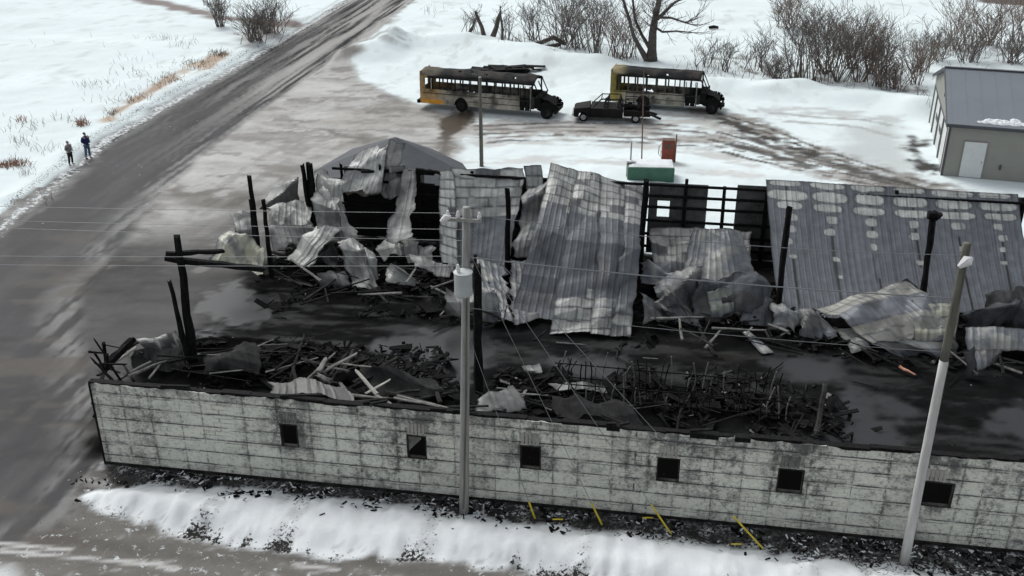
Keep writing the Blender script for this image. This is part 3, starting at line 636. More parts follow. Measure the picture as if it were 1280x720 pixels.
# ------------------------------------------------------------------ collapsed roof sheets
def sheet(label, q, pattern='grid', amp=.12, sag=.3, seed=1, tint=(1, 1, 1), base=(.115, .125, .14), pale=.5, res=.09, group='collapsed roof sheets', rib=.022, zone=(.28, .80), jag=.12, name='roof_sheet', crease=0.0, bend=0.0, dark=0.0, soot=.55, knee=0.0, cat='roof sheet'):
    TL, TR, BR, BL = [np.asarray(p, float) for p in q]
    wdt = (np.linalg.norm(TR-TL)+np.linalg.norm(BR-BL))/2; hgt = (np.linalg.norm(BL-TL)+np.linalg.norm(BR-TR))/2
    nu = max(5, int(wdt/res)); nv = max(5, int(hgt/res))
    s, t = np.meshgrid(np.linspace(0, 1, nu), np.linspace(0, 1, nv)); s = s.ravel(); t = t.ravel()
    sm, tm = s*wdt, t*hgt
    sj = s + (fbm(tm*1.6, s*0+seed, seed+5, 3)-.5)*jag*2*(np.abs(s-.5)*2)**3/max(wdt, 1)
    tj = t + (fbm(sm*1.6, s*0+seed, seed+9, 3)-.5)*jag*2*(np.abs(t-.5)*2)**3/max(hgt, 1)
    P_ = ((1-sj)*(1-tj))[:, None]*TL + (sj*(1-tj))[:, None]*TR + (sj*tj)[:, None]*BR + ((1-sj)*tj)[:, None]*BL
    nrm = np.cross(TR-TL, BL-TL); nrm = nrm/np.linalg.norm(nrm)
    if nrm[2] < 0: nrm = -nrm
    disp = (fbm(sm*.55, tm*.55, seed, 4)-.5)*2*amp*(.35 if crease else .8)
    if crease:
        rq_ = random.Random(seed*13+1)
        for q_ in range(9):
            th_ = rq_.uniform(0, PI); cx0, cy0 = rq_.random()*wdt, rq_.random()*hgt; dd_ = (sm-cx0)*math.cos(th_)+(tm-cy0)*math.sin(th_)
            tri = np.abs(((dd_/rq_.uniform(.7, 2.2)) % 2.0)-1.0)-.5; loc = np.exp(-(dd_/1.4)**2)
            disp += crease*rq_.uniform(.6, 2.2)*tri*loc
    disp += bend*(np.sin(s*PI)*.5+np.sin(t*PI)*.7)
    disp += knee*np.clip(1-np.abs(t-.52)/.42, 0, 1)
    disp += rib*(np.abs(((sm/.30) % 1.0)-.5) > .38)
    P_ = P_ + nrm[None, :]*disp[:, None]; P_[:, 2] -= sag*np.sin(PI*t)*(.6+.4*np.sin(PI*s))
    P_ += (np.stack([fbm(sm*.9, tm*.9, seed+q, 3) for q in (21, 22, 23)], 1)-.5)*amp*(.6 if crease else 1.0)
    ribl = (np.abs(((sm/.30) % 1.0)-.5) > .40)*1.0
    gzf = .04
    P_[:, 2] = np.maximum(P_[:, 2], gzf+.05*vn(sm*2, tm*2, seed))
    c = lit(base, fbm(sm*.9, tm*.5, seed+31, 4), .22)
    wv1 = (fbm(sm*1.3, tm*1.3, seed+41, 3)-.5)
    m = np.zeros(s.shape); halo = np.zeros(s.shape)
    if pattern == 'rows':
        R = [(.16, .95, .15), (.72, .93, .25), (1.28, .80, .19), (1.85, .34, .20), (2.45, .25, .19), (3.1, .15, .17), (3.9, .18, .12), (4.9, .10, .10)]
        ncol = max(1, int(round(wdt/1.95))); cw = wdt/ncol
        kcol = np.floor(sm/cw); x = sm-(kcol+.5)*cw
        for r, (tc, hw, hh) in enumerate(R):
            rr = _h(kcol, kcol*0+r, seed)
            off = (_h(kcol, kcol*0+r, seed+7)-.5)*.25
            hwk = hw*(.75+.45*rr)*(cw/1.95)*.92
            dd = 1-np.maximum(np.abs(x-off)/np.maximum(hwk, .05)*1.0, 0)**4 - (np.abs(tm-tc-(rr-.5)*.06)/hh)**2.4 + wv1*.9
            keep = 1.0 if r < 4 else (rr > .35)*1.0
            m = np.maximum(m, ss(-.05, .30, dd)*keep*(1 if r < 3 else .75)); halo = np.maximum(halo, ss(-1.0, .05, dd)*keep)
        vline = (np.abs(((sm/.97) % 1.0)-.5) < .035)
        m = m*(1-.7*vline)
        c = put(c, ss(.6, .9, (np.abs(x) < .06)*ss(.3, .55, fbm(sm*0+kcol, tm*1.1, seed+51, 3))*1.0), (.03, .03, .03))
    elif pattern == 'grid':
        rh = .52+.1*_h(np.array([seed]), np.array([1]), 3)[0]
        row = np.floor(tm/rh+wv1*.35); fr_ = (tm/rh+wv1*.35) % 1.0
        cwid = 1.05; kc = np.floor(sm/cwid+row*.13); fx = (sm/cwid+row*.13) % 1.0
        cell = _h(kc, row, seed+61)
        body = ss(.05, .13, fr_)*ss(.97, .90, fr_)*ss(.0, .05, fx)*ss(1.0, .95, fx)
        tq = (row+.5)*rh/hgt+(cell-.5)*.10+wv1*.05
        zm = np.maximum(ss(zone[0]+.015, zone[0]-.015, tq), ss(zone[1]-.015, zone[1]+.015, tq))
        m = body*zm*(.66+.34*cell)*(cell > .07)
        halo = zm
    elif pattern == 'blotch':
        m = ss(.50, .66, fbm(sm*1.3, tm*1.3, seed+71, 5)); halo = m*0
        m = np.maximum(m, .7*ss(.55, .7, fbm(sm*3.3, tm*.8, seed+73, 3)))
    c = put(c, np.clip(halo*(1-m)*.55, 0, 1), (.045, .047, .048))
    pc = np.array([.36, .37, .35])*pale/.5*np.asarray(tint)
    c = put(c, np.clip(m, 0, 1)*.92, lit(pc, fbm(sm*2.1, tm*2.1, seed+81, 4), .3))
    c = c*(1-.16*ribl[:, None])
    seam = (np.abs(((sm/.97) % 1.0)-.5) > .47)*ss(.35, .6, fbm(sm*0+2, tm*.7+np.floor(sm/.97)*3, seed+87, 3)); c = put(c, seam*.65, (.03, .03, .032))
    sootn = ss(.56, .74, fbm(sm*.7, tm*.7, seed+91, 5)); c = put(c, np.clip(sootn*soot+dark, 0, 1), (.022, .022, .023))
    edge_ = ss(.03, .0, np.minimum(np.minimum(s, 1-s)*wdt, np.minimum(t, 1-t)*hgt)/3); c = put(c, edge_*.7, (.03, .03, .03))
    ii_ = (np.arange(nv-1)[:, None]*nu+np.arange(nu-1)[None, :]).ravel(); f = np.stack([ii_, ii_+nu, ii_+nu+1, ii_+1], 1)
    org = P_[P_[:, 2].argmin()].copy()
    o = npmesh(name, P_, f, M['sheet_dark' if dark > .3 else 'sheet'], np.clip(c, 0, 1), smooth=False, origin=org)
    md = o.modifiers.new('thickness', 'SOLIDIFY'); md.thickness = .012
    return tag(o, label, cat, group)
k = K
# the big sheet still hooked on the back wall, right of centre
sheet('largest grey ribbed roof sheet sloping off the back wall, with rows of pale scorch ovals', [k(957, 224, 22.4), k(1272, 243, 22.4), G(1300, 398, .1), G(975, 398, .1)], 'rows', .03, .45, 3, res=.06, pale=.66, jag=.02, base=(.135, .147, .164), rib=.014, soot=.15)
for lb_, q_, sd_i, zn in (('leftmost strip of the middle roof slab, sliding from the back wall to the floor', [k(690, 205, 22.3), k(723, 214, 22.3), G(694, 402, .2), G(640, 392, .25)], 5, (.34, 1.3)),
   ('second strip of the middle roof slab, pale crumpled lower end', [k(721, 212, 22.34), k(753, 221, 22.34), G(742, 417, .15), G(686, 416, .15)], 6, (.30, .80)),
   ('third strip of the middle roof slab, pale top and bottom', [k(751, 219, 22.3), k(781, 229, 22.3), G(768, 418, .2), G(738, 419, .2)], 75, (.33, .84)),
   ('rightmost strip of the middle roof slab, cleanest right edge by the black gap', [k(779, 227, 22.36), k(805, 234, 22.36), G(788, 421, .12), G(762, 421, .12)], 76, (.30, .86))):
    sheet(lb_, q_, 'grid', .08, .0, sd_i, zone=zn, pale=.46, res=.07, jag=.10, bend=.10, crease=.075, base=(.072, .080, .092), rib=.012, soot=.5, knee=.55)
sheet('small narrow sheet standing upright between two larger roof sheets on the back wall', [k(656, 206, 22.2), k(678, 206, 22.2), k(680, 252, 21.3), k(659, 252, 21.3)], 'grid', .05, 0, 7, zone=(.9, 1.2), pale=.52)
sheet('left hanging roof sheet with pale ladder of scorch marks, beside the black opening', [k(548, 213, 22.3), k(568, 212, 22.3), k(574, 345, 18.0), k(551, 335, 18.0)], 'grid', .06, .05, 8, zone=(1.2, 2), pale=.66, rib=.014, soot=.2)
sheet('wide roof sheet left of the middle post, dished and pale along its top', [k(566, 211, 22.32), k(656, 209, 22.32), k(632, 345, 18.2), k(570, 345, 18.2)], 'grid', .10, .15, 9, zone=(.45, 1.3), pale=.58, rib=.014, soot=.3, crease=.05, bend=-.15)
sheet('torn grey sheet hanging behind the pole transformer down to the floor', [k(588, 322, 18.3), k(632, 335, 18.1), G(640, 405, .2), G(606, 402, .2)], 'blotch', .22, 0, 10, pale=.38, crease=.12, jag=.35)
sheet('thin torn strip folded down left of the middle roof sheet', [k(636, 322, 18.8), k(660, 328, 18.6), G(672, 402, .2), G(640, 408, .2)], 'blotch', .2, 0, 11, pale=.25, crease=.1, jag=.3, dark=.15)
sheet('pale crumpled sheet end just right of the transformer', [G(600, 372, 1.0), G(622, 362, 1.2), G(630, 398, .2), G(604, 408, .2)], 'blotch', .25, 0, 12, pale=.42, crease=.15, jag=.3)
sheet('light scorched wall sheet leaning under the burnt window of the back wall', [k(812, 284, 21.4), k(940, 287, 21.4), G(935, 352, .3), G(818, 345, .6)], 'grid', .10, .05, 13, zone=(.62, 1.2), pale=.52, rib=.015, crease=.04, dark=.1)
sheet('grey sheet slid down across the right half of the leaning wall sheet', [k(866, 290, 20.6), k(925, 288, 20.6), G(950, 362, .5), G(845, 362, .7)], 'blotch', .18, .1, 14, pale=.28, crease=.1)
sheet('rolled pale sheet curling out right of the black gap by the middle sheet', [k(797, 330, 18.2), k(838, 335, 18.4), G(890, 372, .6), G(808, 356, .9)], 'blotch', .3, 0, 15, pale=.42, crease=.25, jag=.3)
sheet('crumpled grey sheet heap below the rolled sheet, centre right', [G(812, 352, 1.3), G(868, 345, 1.4), G(872, 402, .2), G(822, 398, .2)], 'blotch', .4, 0, 16, pale=.32, crease=.35, jag=.4, dark=.2)
sheet('folded dull sheet propped like a ramp at the front of the centre right heap', [G(836, 386, .9), G(858, 384, .9), G(882, 412, .1), G(830, 402, .1)], 'blotch', .12, 0, 17, pale=.28, crease=.08)
sheet('dark humped canopy of scorched sheet left of the leaning black post', [G(868, 352, 1.5), G(958, 350, 1.5), G(966, 402, .2), G(868, 398, .3)], 'blotch', .35, -.5, 18, pale=.14, crease=.3, dark=.35, jag=.4)
sheet('pale shredded sheet at the foot of the leaning black post', [G(960, 385, .8), G(990, 390, .7), G(998, 420, .1), G(964, 420, .1)], 'blotch', .25, 0, 19, pale=.4, crease=.2, jag=.4)
sheet('long narrow board-like sheet lying on the floor, centre right', [G(925, 412, .25), G(938, 414, .25), G(968, 440, .1), G(952, 442, .1)], 'blotch', .05, 0, 20, pale=.4, jag=.05)
sheet('patterned sheet thrown forward of the big roof sheet, rusty and pale blocks at its ends', [G(1018, 383, 1.0), G(1138, 352, 1.9), G(1190, 415, .9), G(1090, 432, .5)], 'grid', .12, -.3, 21, zone=(.34, .66), pale=.30, soot=.7, tint=(1.05, 1, .93), crease=.1)
sheet('scorched yellowish sheet flap right of the patterned sheet, touching the right pole', [G(1140, 375, 1.6), G(1196, 384, 1.4), G(1194, 428, .5), G(1142, 432, .6)], 'grid', .15, -.1, 22, zone=(.9, 1.2), pale=.36, tint=(1.05, 1.03, .85), crease=.12)
sheet('grey sheet lying flat right of the right pole, pale spots along it', [G(1206, 410, 1.0), G(1300, 414, 1.1), G(1300, 440, .6), G(1208, 438, .5)], 'blotch', .1, -.1, 23, pale=.36, crease=.05)
sheet('torn corner of sheet under the flat one, right of the right pole', [G(1212, 446, .4), G(1250, 442, .5), G(1244, 458, .1), G(1222, 468, .1)], 'blotch', .1, 0, 24, pale=.26, crease=.1)
sheet('black humped sheet right of the right pole, nearest the right edge', [G(1204, 388, 1.2), G(1300, 366, 1.8), G(1300, 408, .6), G(1204, 410, .5)], 'blotch', .5, -.4, 25, pale=.07, crease=.4, dark=.5, jag=.5)
sheet('small pair of pale strips on the floor before the patterned sheet', [G(1042, 410, .3), G(1070, 414, .3), G(1090, 442, .1), G(1066, 446, .1)], 'grid', .12, 0, 26, zone=(1.1, 2), pale=.32, crease=.12)
for lb_, q_, sd_i, kw_ in (('crushed greenish-grey sheet with block marks under the dark canopy', [G(880, 362, 1.3), G(930, 360, 1.3), G(940, 392, .4), G(886, 394, .4)], 81, dict(pale=.26, tint=(.95, 1.02, .92))),
   ('small crushed sheet with block marks right of the canopy', [G(928, 366, 1.2), G(962, 372, 1.0), G(966, 408, .2), G(926, 406, .2)], 82, dict(pale=.30)),
   ('torn sheet lying across the rubble between canopy and patterned sheet', [G(992, 392, .7), G(1028, 398, .7), G(1046, 424, .2), G(1000, 424, .2)], 83, dict(pale=.24, dark=.1)),
   ('narrow buckled strip along the lower edge of the patterned sheet', [G(1086, 428, .8), G(1196, 424, 1.0), G(1196, 444, .3), G(1120, 446, .3)], 84, dict(pale=.34, dark=.1)),
   ('upright torn scrap just right of the right pole shaft', [G(1194, 432, 1.2), G(1210, 430, 1.2), G(1212, 462, .1), G(1196, 462, .1)], 85, dict(pale=.2)),
   ('buckled sheet at the right edge behind the black humped sheet', [G(1226, 372, 1.3), G(1290, 358, 1.5), G(1300, 392, .7), G(1230, 400, .6)], 86, dict(pale=.16, dark=.2))):
    sheet(lb_, q_, 'grid', .14, 0, sd_i, zone=(.9, 1.5), crease=.16, jag=.3, **kw_)
# left end: mangled pale sheets
LG = 'mangled sheets at the left end'
def ls(label, q, seed, **kw):  # label, corners, seed
    a = dict(pattern='blotch', amp=.22, sag=0, pale=.58, base=(.20, .205, .20), crease=.18, jag=.3, group=LG, name='twisted_sheet', res=.08, cat='metal sheet'); a.update(kw); return sheet(label, q, seed=seed, **a)
ls('cream torn sheet under the left horizontal beam, most yellow of all', [G(296, 296, 1.9), G(336, 318, 1.6), G(322, 344, .9), G(262, 324, 1.4)], 31, pale=.62, tint=(1.05, 1.02, .84), crease=.22, dark=.0)
ls('dull grey sheet leaning just left of the triple post', [G(292, 272, 2.0), G(318, 268, 2.2), G(322, 318, .8), G(300, 306, 1.2)], 32, pale=.28)
ls('broad pale sheet draped low behind the triple post', [G(330, 285, 1.5), G(392, 282, 1.6), G(396, 305, .8), G(340, 312, .8)], 33, pale=.42, crease=.1)
ls('round crumpled grey sheet upright left of the double post', [G(338, 232, 2.2), G(374, 226, 2.4), G(372, 268, .9), G(330, 262, 1.0)], 34, pale=.24, crease=.3)
ls('grey sheet heap between triple and double posts', [G(338, 262, 1.5), G(388, 252, 1.8), G(390, 288, .9), G(334, 292, .9)], 35, pale=.34)
ls('short diagonal pale sheet left of the long curved strip', [G(402, 278, 2.0), G(424, 288, 2.0), G(388, 336, .7), G(361, 326, .7)], 36, pale=.55, crease=.1)
ls('long curved pale strip falling from the double post', [k(394, 212, 21.8), k(412, 212, 21.8), k(446, 298, 18.5), k(416, 300, 18.5)], 37, pale=.48, bend=.35)
ls('crumpled pale bundle at the foot of the long curved strip', [G(424, 300, 1.7), G(450, 300, 1.7), G(474, 360, .3), G(442, 358, .3)], 38, pale=.55, crease=.3)
ls('pale torn flap right of the crumpled bundle', [G(452, 318, 1.1), G(474, 322, 1.0), G(476, 352, .3), G(462, 362, .2)], 39, pale=.42)
ls('long pale twisted ribbon hanging at the left edge of the black opening', [k(506, 210, 22), k(521, 212, 22), k(512, 296, 18.8), k(479, 306, 18.6)], 40, pale=.5, crease=.05, bend=-.15)
ls('peaked pale ribbon standing highest above the back wall, left end', [k(488, 174, 22.6), k(508, 177, 22.6), k(490, 246, 22.0), k(476, 244, 22.0)], 41, pale=.75, base=(.34, .34, .33), crease=.1)
ls('pale wedge of sheet leaning against the peaked ribbon', [k(472, 190, 22.7), k(498, 182, 22.7), k(500, 222, 22.35), k(428, 222, 22.35)], 42, pale=.7, base=(.30, .30, .29), crease=.08)
ls('small pale cross piece under the peaked ribbon', [k(484, 208, 22.0), k(505, 206, 22.0), k(506, 213, 21.95), k(486, 218, 21.95)], 43, pale=.6, crease=.03)
ls('small scorched flap low in the black opening', [G(500, 300, .9), G(522, 300, .9), G(524, 330, .3), G(508, 332, .3)], 44, pale=.3)
ls('folded pale piece right of the crumpled bundle on the floor', [G(482, 336, .9), G(508, 340, .9), G(534, 358, .2), G(494, 364, .2)], 45, pale=.5, crease=.2)
ls('flat pale sheet running right to the foot of the hanging sheets', [G(515, 322, .9), G(566, 330, .9), G(562, 345, .5), G(520, 338, .5)], 46, pale=.46, crease=.08)
ls('dark torn sheet in front of the utility pole transformer', [G(556, 366, 1.2), G(592, 362, 1.3), G(600, 402, .2), G(560, 402, .2)], 47, pale=.22, crease=.25, dark=.3)
ls('grey crumpled sheet left of the triple post at floor level', [G(395, 345, .7), G(430, 340, .7), G(436, 360, .1), G(398, 362, .1)], 48, pale=.26, crease=.2, dark=.2)
ls('pale sheet arching over the pile behind the wall corner', [G(176, 424, .9), G(228, 416, 1.0), G(232, 436, .5), G(182, 440, .5)], 49, pale=.5, crease=.08, base=(.035, .035, .036))
ls('dull sheet standing in the pile behind the wall corner', [G(168, 438, .8), G(232, 434, .8), G(238, 462, .2), G(170, 462, .2)], 50, pale=.12, dark=.4, crease=.1, base=(.035, .035, .036))
ls('grey roofing piece just right of the centre pole behind the wall', [G(592, 500, .9), G(640, 490, .9), G(662, 516, .6), G(594, 518, .6)], 51, pale=.2, crease=.1)
ls('pale scrap at the left end of the dark pen frames', [G(652, 458, .5), G(674, 456, .5), G(678, 468, .2), G(656, 468, .2)], 52, pale=.5)
ls('grey slab lying before the dark pen frames', [G(690, 480, .3), G(770, 484, .3), G(768, 494, .2), G(694, 490, .2)], 53, pale=.16, dark=.2, crease=.05)
ls('fallen pale panel leaning on the inner face of the front wall, left of centre pole', [G(340, 476, 1.9), G(430, 484, 1.9), G(440, 500, 1.9), G(336, 492, 1.9)], 54, pale=.10, base=(.07, .07, .068), crease=.05, dark=.1)

ls('large grey sheet sloping down left from the peaked ribbon', [k(446, 196, 22.9), k(490, 178, 22.9), k(474, 240, 21.2), k(420, 244, 21.2)], 61, pale=.6, base=(.24, .245, .25), crease=.12)
ls('brownish pale panel under the cross piece over the black opening', [k(424, 222, 21.9), k(470, 222, 21.9), k(472, 243, 21.8), k(430, 243, 21.8)], 62, pale=.45, base=(.20, .17, .13), crease=.03, tint=(1.1, .95, .8))
ls('pale bent panel right of the slim post over the black opening', [k(482, 224, 21.9), k(508, 222, 21.9), k(506, 246, 21.8), k(484, 246, 21.8)], 63, pale=.5, crease=.06)
ls('curled grey sheet leaning against the back left corner pair', [k(396, 216, 20.8), k(432, 232, 20.6), k(424, 290, 18.2), k(396, 296, 18.2)], 64, pale=.38, crease=.22)
ls('black curled roofing between triple post and crumpled bundle', [G(396, 300, 1.0), G(424, 312, .9), G(420, 338, .4), G(392, 330, .4)], 65, pale=.16, dark=.35, crease=.2, base=(.035, .035, .036))
ls('long torn sheet lying under the black opening', [G(470, 306, .8), G(545, 310, .8), G(540, 326, .4), G(478, 324, .4)], 66, pale=.42, crease=.1)
ls('black scorched sheet in the wall corner pile', [G(250, 444, .7), G(318, 436, .8), G(330, 470, .5), G(262, 476, .4)], 67, pale=.05, dark=.55, crease=.2, base=(.035, .035, .036))
ls('black scorched sheet in the mixed heap left of the centre pole', [G(450, 462, .8), G(545, 476, .7), G(560, 500, .4), G(462, 492, .4)], 68, pale=.05, dark=.6, crease=.2, base=(.035, .035, .036))
ls('black buckled sheet at the left of the pen frames', [G(690, 500, .7), G(790, 506, .7), G(800, 534, .4), G(700, 526, .4)], 69, pale=.04, dark=.6, crease=.2, base=(.035, .035, .036))
sheet('grey sheet wedged between the hanging sheets and the middle roof sheet', [k(658, 236, 21.5), k(690, 228, 21.6), k(668, 320, 19.0), k(640, 322, 18.9)], 'blotch', .12, 0, 70, pale=.34, crease=.12, jag=.2, dark=.1)
sheet('dark curled sheet at the floor left of the folded ramp sheet', [G(800, 372, .6), G(832, 376, .7), G(836, 408, .1), G(806, 410, .1)], 'blotch', .2, 0, 71, pale=.14, crease=.2, jag=.3, dark=.4)

pc0 = np.array(G(470, 205)); apx = Y(494, 171, pc0[1]-.5); b = MB(); org_ = np.array(G(496, 208))
cs = [G(392, 214), G(420, 238), G(520, 244), G(592, 222), G(578, 204), G(540, 186), G(440, 186)]
for i in range(7):
    a_, c_ = np.array(cs[i]), np.array(cs[(i+1) % 7]); N_ = 5
    for j in range(N_):
        p_, q_ = a_+(c_-a_)*j/N_, a_+(c_-a_)*(j+1)/N_; b.poly([p_, q_, apx+(q_-apx)*.02, apx+(p_-apx)*.02]) if True else None
b.poly([apx+(np.array(c)-apx)*.02 for c in cs])
o = b.build('fallen_roof', M['dullroof'], origin=tuple(org_)); tag(o, 'low blue-grey peaked roof lying on the ground behind the twisted left sheets', 'roof')

# ------------------------------------------------------------------ charred posts and beams
def rough_beam(label, a, b, w, h, mat, seed, name='charred_post', cat='post', group=None, w2=None, n=7):
    r = random.Random(seed); a = Vector(a); b = Vector(b); m_ = MB(); d = (b-a).normalized()
    ref = Vector((0, 0, 1)) if abs(d.z) < .9 else Vector((1, 0, 0)); x = d.cross(ref).normalized(); y = d.cross(x).normalized()
    w2 = w2 or w*.7; pr = None; K_ = 6
    for i in range(n+1):
        t = i/n; c = a.lerp(b, t); ww = w*(1-t)+w2*t; hh = h*(1-t)+h*w2/w*t; off = x*r.uniform(-.1, .1)*w+y*r.uniform(-.1, .1)*w
        base = len(m_.v)
        for j in range(K_):
            an = 2*PI*j/K_+.3; q = r.uniform(.8, 1.1)
            m_.v.append(tuple(c+off+x*(math.cos(an)*ww*.58*q)+y*(math.sin(an)*hh*.58*q)+ (d*r.uniform(-.12, .12) if i == n else d*0)))
        if i: m_.f += [(base-K_+j, base-K_+(j+1) % K_, base+(j+1) % K_, base+j) for j in range(K_)]
    m_.f.append(tuple(range(K_))[::-1]); m_.f.append(tuple(range(n*K_, n*K_+K_)))
    o = m_.build(name, mat, origin=tuple(a)); return tag(o, label, cat, group)
PG = 'charred posts still standing'
posts = [('tall charred post standing alone left of the ruin, carrying the left horizontal beam', G(243, 462), k(222, 297, 7.0), .42, .24),
 ('short pointed charred post leaning beside the tall left post', G(240, 466), k(212, 352, 6.8), .30, .14),
 ('tallest of the three posts bunched at the ruin left end', G(328, 346), k(312, 220, 16.4), .26, .2),
 ('left one of the three bunched posts, broken short', G(322, 340), k(313, 250, 16.6), .2, .16),
 ('right one of the three bunched posts, with a hooked top', G(340, 346), k(329, 250, 16.4), .26, .18),
 ('left post of the close pair at the back left corner', G(391, 292), k(378, 205, 22.0), .3, .22),
 ('right post of the close pair at the back left corner', G(396, 294), k(388, 205, 22.0), .3, .24),
 ('slim charred post right of the close pair, above the pale strip', G(436, 292), k(426, 205, 22.0), .2, .14),
 ('slim charred post rising beside the peaked pale ribbon', G(480, 290), k(475, 207, 21.9), .2, .14),
 ('charred post behind the centre utility pole', G(598, 490), k(597, 332, 7.0), .34, .3),
 ('charred post between the two groups of hanging roof sheets', G(634, 345), k(635, 237, 16.4), .26, .22),
 ('charred post in the black gap right of the middle roof sheet', G(799, 345), k(808, 226, 16.4), .3, .24),
 ('leaning charred post in front of the left part of the largest roof sheet', G(972, 390), k(986, 258, 16.4), .28, .24),
 ('charred post with a wide burnt head before the right part of the largest sheet', k(1150, 392, 16.4), k(1167, 267, 16.4), .26, .24)]
for i, (lb, a, b, w, w2) in enumerate(posts): rough_beam(lb, a, b, w, w, M['char'], 100+i, group=PG, w2=w2)
BGp = 'charred beams'
beams = [('upper charred beam reaching left from the three bunched posts', k(208, 317, 7.0), k(278, 314, 7.3), .2), ('lower heavier charred beam crossing the tall left post', k(207, 323, 7.1), k(330, 337, 7.6), .28),
 ('burnt head block on the post before the largest roof sheet', k(1160, 268, 16.3), k(1174, 270, 16.3), .38), ('burnt cross piece over the black opening, left end', k(452, 214, 22), k(500, 214, 22), .2),
 ('charred rail along the top of the black opening', k(520, 212, 22), k(550, 216, 22), .2), ('charred ridge rail between hanging sheets and middle sheet', k(640, 222, 22), k(700, 226, 22), .18),
 ('charred beam lying against the patterned sheet under the headed post', G(1130, 352, 1.6), G(1160, 378, 1.2), .4), ('thick charred log sloping up at the wall corner pile', G(128, 462, 1.2), G(166, 424, 1.9), .35),
 ('pale-edged charred plank below the sloping log at the wall corner', G(136, 458, 1.0), G(168, 436, 1.3), .14)]
for i, (lb, a, b, w) in enumerate(beams): rough_beam(lb, a, b, w, w, M['char'] if i < 8 else M['palewood'], 140+i, name='charred_beam', cat='beam', group=BGp, w2=w*.85)
rough_beam('raw orange end of a split timber poking from under the patterned sheet', G(1124, 458, .25), G(1143, 468, .15), .16, .1, M['glow_wood'], 160, name='split_timber', cat='timber')
rough_beam('dark timber lying from the patterned sheet to the orange end', G(1070, 432, .4), G(1124, 458, .25), .16, .12, M['char'], 161, name='split_timber', cat='timber')

# loose timbers, pile by pile
def pile(label, group, poly, n, zr, L_, w_, mats, seed, ang=None, updown=.15):
    r = random.Random(seed); P_ = poly; x0 = min(p[0] for p in P_); x1 = max(p[0] for p in P_); y0 = min(p[1] for p in P_); y1 = max(p[1] for p in P_)
    def inside(x, y):
        c = False
        for i in range(len(P_)):
            ax, ay = P_[i]; bx, by = P_[(i+1) % len(P_)]
            if (ay > y) != (by > y) and x < (bx-ax)*(y-ay)/(by-ay+1e-9)+ax: c = not c
        return c
    for i in range(n):
        for _ in range(50):
            px, py = r.uniform(x0, x1), r.uniform(y0, y1)
            if inside(px, py): break
        z = r.uniform(*zr); c = Vector(G(px, py, z)); l = r.uniform(*L_)
        a = (r.uniform(0, PI) if ang is None else r.gauss(ang, .35))+ANG
        dz = r.gauss(0, updown)*l; d = Vector((math.cos(a)*l/2, math.sin(a)*l/2, dz/2)); p, q = c-d, c+d
        p.z = max(p.z, .06); q.z = max(q.z, .06)
        for pt in (p, q):                       # keep clear of the front wall
            v = UV(pt)[1]
            if v < .5: pt += Vector(nn)*(.5-v)
        w = r.uniform(*w_); o = rough_beam(label, p, q, w, w*r.uniform(.35, .9), M[r.choice(mats)], seed*100+i, name='burnt_timber', cat='timber', group=group, n=3)
dk = ['char', 'char', 'char2', 'char']; mixm = ['char', 'char2', 'ashwood', 'char2', 'char']; lt = ['ashwood', 'char2', 'palewood', 'char', 'ashwood']
pile('burnt timber in the heap at the left corner of the front wall', 'timbers heaped at the wall corner', [(115, 445), (160, 430), (235, 430), (245, 470), (130, 470)], 18, (.2, 1.0), (.6, 2.6), (.07, .2), mixm, 1)
pile('burnt spiky timber jutting from the wall corner heap', 'spikes at the wall corner', [(118, 440), (140, 440), (145, 465), (112, 462)], 8, (1.2, 2.2), (.7, 1.3), (.06, .14), ['char'], 2, updown=1.1)
pile('grey board in the fan of boards behind the front wall, left part', 'fanned boards behind the wall', [(238, 440), (330, 430), (390, 430), (370, 465), (250, 475)], 26, (.3, 1.0), (1.2, 3.6), (.05, .11), mixm+['ashwood'], 3, ang=.5, updown=.12)
pile('burnt timber in the mixed heap behind the front wall between first and second window', 'mixed heap behind the wall', [(350, 440), (470, 438), (560, 480), (580, 505), (380, 490)], 30, (.2, 1.0), (.7, 2.4), (.07, .2), ['char', 'char', 'char2', 'char2', 'ashwood'], 4)
pile('pale board sticking up in the mixed heap', 'pale boards in the mixed heap', [(390, 445), (500, 465), (500, 490), (400, 475)], 8, (1.0, 1.8), (.7, 1.7), (.12, .22), ['palewood', 'ashwood'], 5, updown=.6)
pile('burnt timber in the small heap right of the centre pole', 'timbers right of the centre pole', [(600, 470), (690, 465), (730, 500), (700, 525), (600, 500)], 14, (.2, .7), (.5, 1.8), (.06, .16), ['char', 'char2', 'char', 'ashwood'], 6)
pile('charred rail fallen inside the pen frames', 'rails in the pens', [(690, 495), (1010, 490), (1030, 545), (760, 528)], 22, (.2, .8), (.9, 2.4), (.05, .10), dk, 7, updown=.2)
pile('burnt timber among the mangled sheets at the left end', 'timbers under the left sheets', [(345, 310), (560, 300), (570, 375), (400, 372), (345, 355)], 34, (.1, 1.1), (.6, 2.8), (.07, .18), mixm, 8)
pile('burnt timber in the heap under the leaning wall sheet, centre right', 'timbers centre right', [(820, 380), (990, 385), (1010, 440), (880, 428), (820, 405)], 30, (.1, .9), (.6, 2.6), (.06, .17), mixm, 9)
pile('burnt timber in front of the patterned sheet near the right pole', 'timbers near the right pole', [(1010, 425), (1290, 425), (1290, 462), (1060, 450)], 26, (.1, .7), (.6, 2.6), (.06, .18), mixm, 10)
pile('loose charred stick on the open floor', 'sticks on the floor', [(360, 380), (560, 380), (900, 430), (1270, 480), (1000, 490), (640, 440)], 22, (.05, .12), (.3, 1.4), (.04, .09), mixm, 11, updown=.01)
pile('charred timber under the hanging sheets, centre', 'timbers under the centre sheets', [(545, 370), (650, 385), (680, 420), (560, 400)], 14, (.1, .9), (.5, 2.0), (.07, .18), dk, 12)
